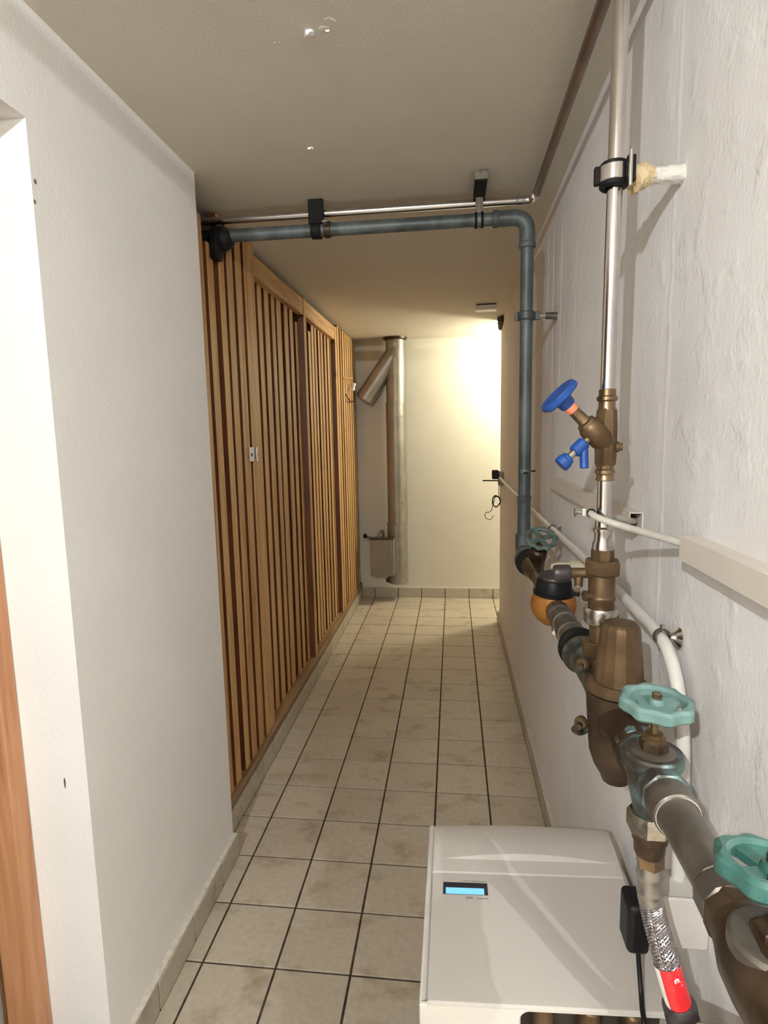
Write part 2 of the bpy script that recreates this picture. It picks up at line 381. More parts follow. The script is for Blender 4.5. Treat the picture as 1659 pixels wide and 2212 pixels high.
def obj(name, mb, mt, parent=None, label=None, cat=None, group=None, kind=None, origin=None, bev=0.0, seg=2, ang=35, flat=False):
    org = BASE[parent] if parent else (V(origin) if origin is not None else V((0, 0, 0)))
    me = bpy.data.meshes.new(name)
    me.from_pydata([tuple(v - org) for v in mb.v], [], mb.f)
    bm = bmesh.new(); bm.from_mesh(me); bmesh.ops.recalc_face_normals(bm, faces=bm.faces); bm.to_mesh(me); bm.free()
    if not flat:
        me.polygons.foreach_set('use_smooth', [True] * len(me.polygons)); me.set_sharp_from_angle(angle=math.radians(ang))
    me.materials.append(M[mt])
    o = bpy.data.objects.new(name, me); COL.objects.link(o)
    BASE[o] = org
    if parent:
        o.parent = parent
    else:
        o.location = org
    if bev:
        b = o.modifiers.new('bevel', 'BEVEL'); b.width = bev; b.segments = seg; b.limit_method = 'ANGLE'; b.angle_limit = math.radians(40)
    clean(o, label, cat, group, kind); return o

def struct(name, mb, mt, **k): return obj(name, mb, mt, kind='structure', **k)
def B(a, b): return MB().box(a, b)

# ------------------------------------------------------------------ room shell
CZ = 2.145           # ceiling height
XR, XL = 0.335, -0.735
YB = 4.866           # back wall
floor = struct('floor', B((-2.4, -3.6, -0.12), (2.0, 5.0, -0.0035)), 'grout')
ceiling = struct('ceiling', B((-2.5, -3.7, CZ), (2.1, 5.0, CZ + 0.15)), 'ceiling')
struct('wall_back', B((-2.5, YB, -0.12), (2.1, YB + 0.14, CZ)), 'cream_wall')
wr = struct('wall_right', B((XR, 0.56, 0), (XR + 0.12, 4.235, CZ)), 'rough_wall')
struct('wall_left', B((-1.0, 1.02, 0), (XL, 1.722, CZ)), 'wall')
struct('wall_left_lintel', B((-1.0, 0.08, 1.947), (XL, 1.02, CZ)), 'wall').name = 'wall_left.001'
struct('wall_left', B((-1.0, -3.6, 0), (XL, 0.08, CZ)), 'wall')
struct('wall_front', B((-2.5, -3.74, -0.12), (2.1, -3.6, CZ)), 'wall')
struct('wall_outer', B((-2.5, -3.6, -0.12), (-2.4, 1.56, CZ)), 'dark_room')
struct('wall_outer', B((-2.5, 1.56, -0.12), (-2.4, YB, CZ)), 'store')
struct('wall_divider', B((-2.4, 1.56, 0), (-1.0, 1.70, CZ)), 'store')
struct('wall_divider', B((XR + 0.12, 2.9, 0), (2.0, 3.0, CZ)), 'wall')
struct('wall_divider', B((XR + 0.12, 0.56, 0), (2.0, 0.68, CZ)), 'wall')
struct('wall_end', B((2.0, -3.6, -0.12), (2.1, YB, CZ)), 'wall')
# filler bead along the top of the right wall
# ------------------------------------------------------------------ floor tiles
T = 0.2; GX = -0.67; GY = 1.3229; G = 0.0062
tile_cache = {}
def tile_mesh(w_, d_):
    key = (round(w_, 3), round(d_, 3))
    if key in tile_cache: return tile_cache[key]
    x, y, e, h = w_ / 2, d_ / 2, 0.0012, 0.0009
    vs = [(-x, -y, -0.004), (x, -y, -0.004), (x, y, -0.004), (-x, y, -0.004),
          (-x, -y, -h), (x, -y, -h), (x, y, -h), (-x, y, -h),
          (-x + e, -y + e, 0), (x - e, -y + e, 0), (x - e, y - e, 0), (-x + e, y - e, 0)]
    fs = [(8, 9, 10, 11)]
    for k in range(4):
        j = (k + 1) % 4
        fs += [(k, j, 4 + j, 4 + k), (4 + k, 4 + j, 8 + j, 8 + k)]
    me = bpy.data.meshes.new('tile'); me.from_pydata(vs, [], fs); me.materials.append(M['tile'])
    tile_cache[key] = me; return me
def put_tile(x0, x1, y0, y1):
    if x1 - x0 < 0.012 or y1 - y0 < 0.012: return
    o = bpy.data.objects.new('tile', tile_mesh(x1 - x0, y1 - y0)); COL.objects.link(o)
    o.location = ((x0 + x1) / 2, (y0 + y1) / 2, random.uniform(-0.0004, 0.0002)); o.parent = floor
xlines = [GX + T * k for k in range(-1, 10)]
for r in range(-4, 19):
    ya = GY + T * r + G / 2; yb = GY + T * (r + 1) - G / 2
    yb = min(yb, YB - 0.012)
    left = XL + 0.018 if yb < 1.72 else -0.775
    for k in range(len(xlines) - 1):
        xa = xlines[k] + G / 2; xb = xlines[k + 1] - G / 2
        xa2 = max(xa, left)
        lim = 0.32 if ya < 4.22 else 0.95
        xb2 = min(xb, lim)
        if xb2 - xa2 > 0.012:
            if k == 0 and ya < 1.72 < yb: put_tile(max(xa, -0.775), xb2, 1.722, yb); put_tile(max(xa, XL + 0.018), xb2, ya, 1.718)
            else: put_tile(xa2, xb2, ya, yb)
mb = MB()   # the parts of the floor outside the view
for (x0, x1, y0, y1) in [(-0.717, 2.0, -3.6, 0.52), (0.953, 2.0, 3.0, YB - .012), (-2.4, -0.78, 1.75, YB), (-2.4, -1.0, -3.6, 1.55)]:
    mb.box((x0, y0, -0.004), (x1, y1, -0.0005))
obj('tile_field', mb, 'tile', floor, kind='stuff')

# ------------------------------------------------------------------ tiled baseboards
def skirting(name, ax, fixed, depth, a, b, first, h=0.08, step=0.2, top='mortar'):
    """ax: running axis; fixed: plane of the wall; depth signed thickness toward the room"""
    n = 1 if depth > 0 else -1
    back = MB()
    core = depth * 0.7
    def bx(mb, s0, s1, d0, d1, z0, z1):
        if ax == 'y': mb.box((min(fixed + d0, fixed + d1), s0, z0), (max(fixed + d0, fixed + d1), s1, z1))
        else: mb.box((s0, min(fixed + d0, fixed + d1), z0), (s1, max(fixed + d0, fixed + d1), z1))
    bx(back, a, b, 0, core, 0, h - .003)
    bb = struct(name, back, 'grout')
    s = first
    while s > a: s -= step
    while s < b:
        s0 = max(s + .0028, a + 0.0005); s1 = min(s + step - .0028, b)
        if s1 - s0 > 0.01:
            mb = MB(); bx(mb, s0, s1, core - 0.0002 * n, depth, 0.001, h - .003)
            obj('tile', mb, 'skirting', bb, bev=0.001, seg=1)
        s += step
    if top:
        mb = MB(); bx(mb, a, b, 0, depth * .92, h - .003, h + .003)
        obj('mortar_bead', mb, top, bb, label='rough pale mortar line', bev=.0015)
    return bb
skirting('baseboard_left', 'y', XL, 0.019, 0.5, 1.718, GY + 0.06)
skirting('baseboard_partition', 'y', -0.805, 0.03, 1.724, YB, GY + .4 - .005, top=None, h=0.086)
skirting('baseboard_back', 'x', YB, -0.012, -0.775, 1.9, GX, h=0.084)
skirting('baseboard_right', 'y', XR, -0.015, 0.57, 4.235, GY + 0.02)

# ------------------------------------------------------------------ slatted partition
part = thing('slatted_partition', 'tall varnished pine slat partition along left side of corridor', 'partition', (-0.80, 3.3, 0.08))
FX = -0.79
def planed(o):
    # planed and varnished front, edges and back coloured darker to paint in gap shade
    o.data.materials.append(M['pine_edge_shade'])
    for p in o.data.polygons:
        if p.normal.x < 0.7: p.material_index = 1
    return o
def slat(parent, x, y0, y1, z0, z1, t=0.024):
    # slightly bowed and uneven batten
    j = random.uniform(-.0012, .0012); tw = random.uniform(-.0015, .0015)
    n = 4; vs = []; fs = []
    for i in range(n + 1):
        z = z0 + (z1 - z0) * i / n; dy = j * math.sin(math.pi * i / n) * 2 + tw * (i / n - .5)
        vs += [(x - t, y0 + dy, z), (x, y0 + dy, z), (x, y1 + dy, z), (x - t, y1 + dy, z)]
    for i in range(n):
        for k in range(4): fs.append((i * 4 + k, i * 4 + (k + 1) % 4, i * 4 + 4 + (k + 1) % 4, i * 4 + 4 + k))
    fs += [(3, 2, 1, 0), tuple(n * 4 + k for k in range(4))]
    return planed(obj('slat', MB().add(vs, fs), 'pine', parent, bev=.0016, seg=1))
for (a, b, zt) in [(1.760, 1.815, 2.0), (1.836, 1.883, 2.09), (1.912, 1.963, 2.02), (2.009, 2.058, 2.138), (2.085, 2.141, 2.138), (2.170, 2.234, 2.138)]:
    slat(part, FX, a, b, 0.1, zt)
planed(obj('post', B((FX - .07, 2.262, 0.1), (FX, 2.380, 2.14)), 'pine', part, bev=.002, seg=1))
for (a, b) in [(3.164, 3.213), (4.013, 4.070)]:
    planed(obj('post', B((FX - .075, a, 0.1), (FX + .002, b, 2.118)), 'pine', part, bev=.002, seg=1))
for (a, b) in [(4.100, 4.160), (4.198, 4.245), (4.285, 4.342), (4.376, 4.433), (4.461, 4.520), (4.550, 4.610), (4.645, 4.70), (4.735, 4.79)]:
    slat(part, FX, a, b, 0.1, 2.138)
obj('header_board', B((FX - .032, 2.382, 2.028), (FX, 3.162, 2.112)), 'pine_along', part, bev=.002, seg=1)
obj('header_board', B((FX - .032, 3.215, 2.028), (FX, 4.011, 2.115)), 'pine_along', part, bev=.002, seg=1)
obj('bottom_rail', B((FX - .075, 1.724, 0.094), (FX + .012, 4.862, 0.124)), 'pine_dark', part, bev=.002, seg=1, label='dark weathered bottom rail')
for z in (0.22, 1.05, 1.93):
    obj('cross_rail', B((FX - .075, 1.724, z), (FX - .0225, 2.26, z + .07)), 'pine', part)
    obj('cross_rail', B((FX - .075, 4.072, z), (FX - .0225, 4.862, z + .07)), 'pine', part)
def door(label, y0, y1, slats, tops):
    d = thing('slatted_door', label, 'door', (FX - .03, (y0 + y1) / 2, 0.113))
    for (a, b), zt in zip(slats, tops): slat(d, FX - .03, a, b, 0.118, zt)
    for z in (0.25, 1.08, 1.85):
        obj('cross_rail', B((FX - .076, y0, z), (FX - .0525, y1, z + .08)), 'pine', d)
    return d
door('recessed pine slat door between wide post and middle post, just right of the metal lock plate', 2.395, 3.15,
     [(2.412, 2.462), (2.50, 2.553), (2.592, 2.654), (2.694, 2.745), (2.774, 2.846), (2.90, 2.963), (2.999, 3.056), (3.106, 3.158)], [2.10, 2.10, 2.10, 2.10, 2.10, 2.10, 2.09, 1.985])
door('farther recessed pine slat door, brightly lit, near end of corridor', 3.235, 4.0,
     [(3.24, 3.29), (3.384, 3.438), (3.459, 3.516), (3.538, 3.586), (3.631, 3.682), (3.706, 3.765), (3.808, 3.864), (3.902, 3.962), (3.985, 4.01)], [2.0, 1.985, 2.09, 2.09, 2.09, 2.09, 2.09, 2.09, 2.09])

# ------------------------------------------------------------------ near lamp (behind the camera) and far lamp
def lamp(label, p, bz, br, bm_):
    t = thing('ceiling_lamp', label, 'lamp', (p.x, p.y, CZ))
    obj('holder', MB().lathe((p.x, p.y, bz + br * .8), (0, 0, 1), [(0, .012), (.006, .016), (CZ - bz - br * .8 - .001, .02)], 20), 'white_plastic', t)
    obj('bulb', MB().sphere((p.x, p.y, bz), br), bm_, t)
lamp('bare ceiling bulb by left wall behind the viewer', NEAR_POS, 2.085, .012, 'bulb')
lamp('round globe added as unseen fill light behind the viewer', SIDE_POS + V((.12, -.35, 0)), 1.98, .14, 'globe')  # unseen globe added as soft fill, takes over part of the side bulb's light
lamp('small bare ceiling bulb in the bay to the right behind the viewer', SIDE_POS, 2.113, .008, 'bulb_side')
tf = thing('ceiling_lamp', 'small warm ceiling lamp in the side room by the back wall', 'lamp', (FAR_POS.x, FAR_POS.y, CZ))
obj('bulb', MB().sphere(FAR_POS, .09), 'bulb_far', tf)
obj('lamp_holder', MB().cyl((FAR_POS.x, FAR_POS.y, FAR_POS.z + .08), (FAR_POS.x, FAR_POS.y, CZ - .001), .03), 'white_plastic', tf)

# ------------------------------------------------------------------ left doorway
df = thing('door_frame', 'orange brown wooden door frame post in opening at far left', 'door frame', (-0.90, 1.0, 0))
obj('post', B((-0.935, 0.975, 0.0), (-0.868, 1.018, 1.945)), 'door_pine', df, bev=.003)
obj('post', B((-0.935, 0.082, 0.0), (-0.868, 0.125, 1.945)), 'door_pine', df, bev=.003)
obj('head', B((-0.935, 0.126, 1.90), (-0.868, 0.974, 1.945)), 'door_pine', df, bev=.003)
obj('stop_bead', B((-0.958, 0.99, 0.0), (-0.936, 1.018, 1.945)), 'door_pine', df, bev=.003)

# ------------------------------------------------------------------ helper for valves
def lobes(n, a): return lambda t: 1 + a * math.cos(n * t)
def handwheel(parent, c, d, R, mt, nl=8, spokes=4, h=0.013, hub='brass', web=0.55):
    mm = frame(c, d)
    w_ = MB().ring(V(c) - V(d).normalized() * h * .5, d, R * .72, R, h, 96, lobes(nl, .055))
    for k in range(spokes):
        a = 2 * math.pi * k / spokes + .35
        rot = mm @ Matrix.Rotation(a, 4, 'Z')
        hw = R * .15
        vs = [(R * .12, -hw, -h * .3), (R * .76, -hw * 1.2, -h * .3), (R * .76, hw * 1.2, -h * .3), (R * .12, hw, -h * .3),
              (R * .12, -hw, h * .1), (R * .76, -hw * 1.2, h * .12), (R * .76, hw * 1.2, h * .12), (R * .12, hw, h * .1)]
        w_.add(vs, [(0, 3, 2, 1), (4, 5, 6, 7), (0, 1, 5, 4), (1, 2, 6, 5), (2, 3, 7, 6), (3, 0, 4, 7)], rot)
    w_.lathe(V(c) - V(d).normalized() * h * .55, d, [(0, R * .2), (h * .2, R * .26), (h * .8, R * .24), (h, R * .2)], 20)
    o = obj('handwheel', w_, mt, parent)
    obj('wheel_nut', MB().hex(V(c) + V(d).normalized() * h * .3, V(c) + V(d).normalized() * h * .85, R * .14), hub, o)
    return o

# ------------------------------------------------------------------ galvanised drain pipe
gx, gy = 0.2365, 1.987
gp = thing('galvanised_pipe', 'blue grey galvanised pipe crossing under ceiling and dropping along right wall', 'pipe', (gx, gy, 0.985))
obj('horizontal_run', MB().cyl((-1.2, gy, 2.054), (0.15, gy, 2.056), .0205, 24), 'galv', gp)
obj('elbow', MB().tube(fillet([(0.135, gy, 2.056), (gx, gy, 2.056), (gx, gy, 1.965)], .062, 10), .0245, 24), 'galv', gp)
obj('coupling', MB().lathe((0.128, gy, 2.056), (1, 0, 0), [(0, .0215), (.002, .0265), (.016, .0265), (.02, .0245)], 28), 'galv', gp)
obj('coupling', MB().lathe((gx, gy, 1.962), (0, 0, 1), [(0, .0215), (.002, .0265), (.016, .0265), (.02, .0245)], 28), 'galv', gp)
obj('upper_drop', MB().cyl((gx, gy, 1.17), (gx, gy, 1.97), .0200, 28), 'galv', gp)
obj('joint_ring', MB().lathe((gx, gy, 1.150), (0, 0, 1), [(0, .0205), (.003, .0225), (.016, .0225), (.018, .0235), (.024, .0235), (.026, .0205)], 28), 'galv', gp)
obj('lower_drop', MB().lathe((gx, gy, 1.035), (0, 0, 1), [(0, .0212), (.116, .0212)], 28), 'galv', gp)
obj('lower_elbow', MB().tube(fillet([(gx, gy, 1.045), (gx, gy, .985), (gx, 1.86, .985)], .06, 10), .0275, 26), 'galv', gp)
obj('elbow_collar', MB().ring((gx, 1.872, .985), (0, -1, 0), .0, .044, .05, 36), 'galv', gp)
obj('rubber_gasket', MB().ring((gx, 1.824, .985), (0, -1, 0), .02, .0435, .012, 36), 'black', gp, label='black rubber end face')

cl = thing('pipe_clamp', 'dark clamp with rod holding galvanised pipe to right wall', 'clamp', (XR, gy, 1.755))
obj('clamp_ring', MB().ring((gx, gy, 1.742), (0, 0, 1), .0205, .0285, .026, 32), 'galv', cl)
obj('clamp_lug', B((gx - .0375, gy - .004, 1.742), (gx - .026, gy + .004, 1.768)), 'galv', cl, bev=.0015)
obj('clamp_lug', B((gx + .026, gy - .006, 1.742), (gx + .043, gy + .006, 1.768)), 'galv', cl, bev=.0015)
obj('rod', MB().cyl((gx + .042, gy, 1.755), (gx + .064, gy, 1.755), .007), 'steel', cl, label='bright bare rod end')
obj('sleeve', MB().cyl((gx + .06, gy, 1.754), (XR + .002, gy, 1.752), .0105, r2=.0115), 'greysteel', cl)
obj('wall_plug', MB().lathe((XR - .003, gy, 1.752), (1, 0, 0), [(0, .008), (.002, .013), (.004, .013)]), 'plaster_lump', cl)

st = thing('pipe_strap', 'thin dark strap around galvanised pipe near grey trunking', 'clamp', (gx, gy, 1.255))
obj('band', MB().ring((gx, gy, 1.252), (0, 0, 1), .0201, .0212, .012, 32), 'galv', st)
obj('bolt', MB().cyl((gx + .0205, gy - .012, 1.258), (gx + .034, gy - .012, 1.258), .0025), 'black', st)
obj('tongue', B((gx - .006, gy - .0245, 1.250), (gx + .008, gy - .0205, 1.256)), 'black', st)

# ------------------------------------------------------------------ steel pipe under the ceiling with run towards the viewer
cp = thing('ceiling_water_pipe', 'thin shiny steel water pipe above the galvanised pipe, turning towards viewer', 'pipe', (0.256, gy, 2.107))
obj('cross_run', MB().cyl((-1.2, gy, 2.104), (0.215, gy, 2.107), .0128, 20), 'steel', cp)
obj('elbow', MB().tube(fillet([(0.205, gy, 2.107), (0.256, gy, 2.107), (0.256, gy - .055, 2.106)], .034, 8), .0136, 20), 'steel', cp)
for x_ in (.204, .222): pr = MB(); pr.torus((x_, gy, 2.107), (1, 0, 0), .0138, .0022, 24, 8); obj('press_bead', pr, 'steel', cp)
obj('press_bead', MB().torus((0.256, gy - .046, 2.106), (0, 1, 0), .0138, .0022, 24, 8), 'steel', cp)
obj('ceiling_run', MB().cyl((0.256, gy - .05, 2.106), (0.256, -3.59, 2.104), .0118, 20), 'brownsteel', cp, label='dull reddish brown run along ceiling')

hg = thing('pipe_hanger', 'black ceiling hanger right of centre, holding both pipes under ceiling', 'hanger', (0.09, 1.95, CZ))
obj('rail', B((0.068, 1.845, 2.117), (0.104, 2.01, CZ - .001)), 'black', hg, bev=.002)
obj('rail_cap', B((0.067, 1.839, 2.120), (0.105, 1.845, CZ - .002)), 'chrome', hg, label='pale end cap')
obj('strap', MB().box((0.074, gy - .0185, 2.075), (0.098, gy - .0128, 2.118)).box((0.079, gy - .021, 2.070), (0.092, gy - .0185, 2.118)), 'greysteel', hg, bev=.001)
obj('upper_ring', MB().ring((0.077, gy, 2.1065), (1, 0, 0), .0132, .0178, .02, 28), 'black', hg)
for x_ in (.072, .092): obj('lower_ring', MB().ring((x_, gy, 2.0553), (1, 0, 0), .0206, .0245, .0075, 32), 'black', hg)
obj('clamp_band', MB().ring((0.0795, gy, 2.0553), (1, 0, 0), .0206, .0228, .0125, 32), 'galv', hg)
hg2 = thing('pipe_hanger', 'black pipe hanger on ceiling left of centre, with bolted lower clamp', 'hanger', (-.43, 1.96, CZ))
obj('bracket_plate', B((-.462, gy - .024, 2.070), (-.412, gy - .0125, CZ - .001)), 'black', hg2, bev=.002)
obj('upper_ring', MB().ring((-.452, gy, 2.106), (1, 0, 0), .0132, .0178, .03, 28), 'black', hg2)
obj('lower_ring', MB().ring((-.457, gy, 2.055), (1, 0, 0), .0206, .027, .034, 32), 'black', hg2)
obj('clamp_band', MB().ring((-.414, gy, 2.055), (1, 0, 0), .0206, .0255, .022, 32), 'bronze_dark', hg2)
obj('bolt', MB().hex((-.416, gy - .022, 2.074), (-.400, gy - .022, 2.074), .006), 'steel', hg2)
wp = thing('pipe_wrap', 'black foam wrap where the pipe enters the pine slats', 'wrap', (-.775, gy, 2.05))
obj('foam_sleeve', MB().lathe((-.788, gy, 2.046), (1, 0, 0), [(0, .034), (.006, .043), (.03, .041), (.052, .030), (.06, .022)], 24), 'black', wp)
obj('inner_sleeve', MB().cyl((-.93, gy, 2.0545), (-.789, gy, 2.0548), .0216, 20), 'black', wp)
obj('hanging_flap', B((-.787, gy - .058, 1.972), (-.762, gy - .002, 2.05)), 'black', wp, bev=.005)

# ------------------------------------------------------------------ riser pipe
rx, ry = 0.238, 0.956
rp = thing('riser_pipe', 'slim vertical stainless steel pipe at right, rising to ceiling', 'pipe', (rx, ry, 1.2))
obj('upper_tube', MB().cyl((rx, ry, 1.43), (rx + .004, ry, 2.093), .0113, 28), 'steel', rp)
obj('lower_tube', MB().cyl((rx + .0005, ry, 1.225), (rx, ry, 1.322), .0113, 28), 'steel', rp)
obj('press_adapter', MB().lathe((rx, ry, 1.199), (0, 0, 1), [(0, .0165), (.008, .0165), (.016, .0135), (.026, .0135), (.030, .0155), (.034, .0155), (.037, .0132), (.048, .0128), (.049, .0118)], 28), 'steel', rp)

rc = thing('pipe_clamp', 'shiny clamp with black rubber around upper riser, arm set in foam and filler', 'clamp', (XR, ry, 1.755))
obj('rubber_lining', MB().ring((rx, ry, 1.742), (0, 0, 1), .0114, .0205, .036, 32), 'black', rc)
obj('band', MB().ring((rx, ry, 1.750), (0, 0, 1), .0195, .0222, .022, 32), 'steel', rc)
obj('lug', MB().box((rx + .012, ry - .027, 1.742), (rx + .024, ry - .017, 1.778)), 'black', rc, bev=.002)
obj('lug', MB().box((rx - .028, ry - .004, 1.748), (rx - .02, ry + .006, 1.774)), 'black', rc, bev=.002)
obj('bolt', MB().cyl((rx + .016, ry - .028, 1.735), (rx + .016, ry - .028, 1.783), .0028), 'steel', rc)
def lump(path, rad, n=14, amp=.25, seed=1):
    rnd = random.Random(seed); mb = MB(); mb.tube(path, rad, n)
    for i in range(len(mb.v)):
        mb.v[i] = mb.v[i] + V((rnd.uniform(-1, 1), rnd.uniform(-1, 1), rnd.uniform(-1, 1))) * amp * .012
    return mb
obj('foam', lump(smooth([(rx + .016, ry, 1.748), (rx + .026, ry, 1.752), (rx + .04, ry, 1.757), (rx + .055, ry, 1.757)], 3), [.006, .013, .016, .0185, .018, .0175, .0165, .015, .0135, .012], seed=3), 'plaster_raw', rc, label='ochre expanding foam')
obj('filler', lump(smooth([(rx + .05, ry, 1.757), (rx + .062, ry, 1.757), (rx + .078, ry, 1.757), (XR + .003, ry, 1.757)], 3), [.0125, .0118, .0115, .0112, .011, .0112, .0115, .012, .0128, .0135], amp=.14, seed=5), 'plaster_lump', rc, label='white filler')

# ------------------------------------------------------------------ slanted seat valve with blue wheel
sv = thing('slanted_valve', 'brass slanted shut-off valve with blue wheel on the riser', 'valve', (rx, ry, 1.315))
obj('body', MB().lathe((rx, ry, 1.332), (0, 0, 1), [(0, .0135), (.004, .0160), (.03, .0168), (.06, .0168), (.085, .0155), (.090, .0135)], 8), 'bronze', sv)
obj('press_end', MB().lathe((rx, ry, 1.309), (0, 0, 1), [(0, .0122), (.001, .0148), (.005, .0130), (.010, .0130), (.012, .0152), (.017, .0152), (.019, .0132), (.026, .0138)], 28), 'brass', sv)
obj('press_end', MB().lathe((rx, ry, 1.418), (0, 0, 1), [(0, .0138), (.008, .0128), (.014, .0128), (.016, .0158), (.021, .0158), (.023, .0128), (.032, .0128), (.033, .0118)], 28), 'brass', sv)
ad = V((-.707, -.10, .70)).normalized(); a0 = V((rx - .0005, ry - .002, 1.368))
obj('branch', MB().lathe(a0 - ad * .004, ad, [(0, .0145), (.014, .0190), (.040, .0190), (.046, .0160)], 24), 'bronze', sv)
obj('bonnet', MB().lathe(a0 + ad * .041, ad, [(0, .0150), (.006, .0150), (.008, .0105), (.012, .0095), (.034, .0088)], 20), 'brass', sv)
obj('indicator_ring', MB().lathe(a0 + ad * .072, ad, [(0, .0085), (.001, .0092), (.010, .0096), (.011, .0088)], 20), 'orange_ring', sv, label='orange indicator ring')
hw = MB().lathe(a0 + ad * .083, ad, [(0, .0105), (.003, .0125), (.012, .0135), (.016, .0180), (.018, .0300), (.020, .0318), (.026, .0318), (.028, .030), (.026, .022), (.025, .008)], 64, rfun=lambda t: 1)
wv = MB().ring(a0 + ad * .0995, ad, .020, .0325, .009, 80, lobes(6, .04))
obj('handwheel', MB().add(hw.v, hw.f).add(wv.v, wv.f), 'blue', sv, label='blue plastic handwheel')
obj('plug', MB().lathe((rx + .014, ry - .002, 1.362), (1, -.1, 0), [(0, .0085), (.005, .0085), (.006, .0062), (.010, .006)], 18), 'bronze', sv)
dd = V((-.72, -.12, -.68)).normalized(); d0 = V((.214, ry - .008, 1.380))
obj('drain_spigot', MB().lathe(d0, dd, [(0, .007), (.018, .0066)], 16), 'brass', sv)
dt = MB().lathe(d0 + dd * .014, dd, [(0, .009), (.002, .0105), (.021, .0105), (.023, .009)], 22)
dt.cyl(d0 + dd * .022 + V((.004, 0, .002)), d0 + dd * .022 + V((.005, -.004, -.035)), .0066, 18, ch=.001)
tap = obj('drain_tap', dt, 'blue', sv, label='blue plastic drain tap')
obj('spindle', MB().lathe(d0 + dd * .035, dd, [(0, .0058), (.016, .0058)], 16), 'chrome', tap)
obj('knob', MB().lathe(d0 + dd * .047, dd, [(0, .0085), (.002, .0105), (.006, .0108), (.008, .0125), (.018, .0125), (.019, .0110)], 28, rfun=lobes(14, .03)), 'blue', tap)

# ------------------------------------------------------------------ union group below the riser (non return valve with test tap)
ug = thing('check_valve', 'brown bronze check valve with wide hex nut and test tap, under riser', 'valve', (rx, ry, .98))
obj('adapter_hex', MB().hex((rx, ry, 1.178), (rx, ry, 1.2), .0180, n=8), 'bronze', ug)
obj('union_nut', MB().hex((rx, ry, 1.158), (rx, ry, 1.182), .0295, up=(1, .35, 0), n=6), 'bronze', ug)
obj('body', MB().lathe((rx, ry, 1.102), (0, 0, 1), [(0, .0205), (.014, .0208), (.016, .0222), (.020, .0222), (.022, .0208), (.05, .0210), (.057, .0190)], 20), 'bronze', ug)
obj('lower_union_nut', MB().lathe((rx, ry, 1.078), (0, 0, 1), [(0, .0262), (.003, .0282), (.022, .0282), (.026, .0262)], 10), 'chrome', ug, label='shiny plated union nut')
obj('tailpiece', MB().lathe((rx, ry, 1.03), (0, 0, 1), [(0, .0175), (.05, .0175)], 22), 'bronze', ug)
obj('tee_hex', MB().hex((rx - .004, ry, 1.022), (rx - .004, ry, 1.048), .0240, n=8), 'bronze', ug)
obj('tee_stub', MB().cyl((rx - .002, ry, .985), (rx - .003, ry, 1.024), .021), 'bronze_dark', ug)
tt = MB().lathe((rx - .018, ry, 1.160), (-1, -.02, 0), [(0, .0105), (.004, .0085), (.03, .0085), (.034, .0095)], 18)
tt.cyl((rx - .036, ry, 1.158), (rx - .037, ry - .002, 1.139), .0068, 16)
tp = obj('test_tap', tt, 'bronze', ug)
obj('tap_cap', MB().lathe((rx - .050, ry - .001, 1.160), (-1, -.02, 0), [(0, .0122), (.003, .0138), (.022, .0138), (.026, .0122)], 10), 'sleeve', tp, label='dark ribbed cap')
obj('tap_outlet_ring', MB().torus((rx - .037, ry - .002, 1.139), (0, 0, 1), .006, .0012, 16, 6), 'steel', tp)
obj('test_plug', MB().lathe((rx - .017, ry - .006, 1.124), (-1, -.25, 0), [(0, .0075), (.008, .0075), (.009, .009), (.013, .009), (.0135, .0055), (.009, .005)], 18), 'bronze', ug)

# ------------------------------------------------------------------ main line: far valve, meter, pipe, reducer, near valve, near pipe, edge valve
LX, LZ = 0.2355, 0.980
fv = thing('gate_valve', 'far grimy gate valve with tilted green wheel below galvanised pipe', 'valve', (LX, 1.74, LZ))
obj('body', MB().lathe((LX, 1.822, LZ + .004), (0, -1, 0), [(0, .018), (.02, .026), (.05, .031), (.09, .031), (.13, .026), (.18, .022)], 22), 'bronze_dark', fv)
fa = V((.03, -.57, .82)).normalized(); fc = V((.250, 1.695, 1.083))
obj('bonnet', MB().lathe(fc - fa * .098, fa, [(0, .022), (.03, .026), (.05, .024), (.056, .016)], 20), 'bronze_dark', fv)
obj('gland_nut', MB().hex(fc - fa * .044, fc - fa * .026, .0125), 'bronze_dark', fv)
obj('stem', MB().cyl(fc - fa * .03, fc, .005), 'brass', fv)
handwheel(fv, fc, fa, .0455, 'turq_dark', 10, 4, .012)
fl = thing('pipe_fittings', 'dark grimy pipe fitting between far green wheel and orange meter', 'pipe', (LX, 1.5, LZ))
obj('nipple', MB().lathe((LX, 1.645, LZ + .003), (0, -1, 0), [(0, .0205), (.16, .0205)], 22), 'bronze_dark', fl)
obj('reducer_socket', MB().hex((LX, 1.53, LZ + .003), (LX, 1.49, LZ + .003), .027, n=8), 'bronze_dark', fl)
obj('tailpiece', MB().cyl((LX, 1.49, LZ + .004), (LX, 1.428, LZ + .004), .0195), 'bronze_dark', fl)
iv = thing('ivory_plug', 'ivory plastic plug standing off wall behind dark tap cap', 'plug', (XR, 1.5, 1.05))
obj('stub', MB().lathe((XR, 1.5, 1.045), (-1, 0, 0), [(0, .016), (.04, .016), (.043, .012), (.075, .0115), (.088, .006)], 18), 'ivory', iv)

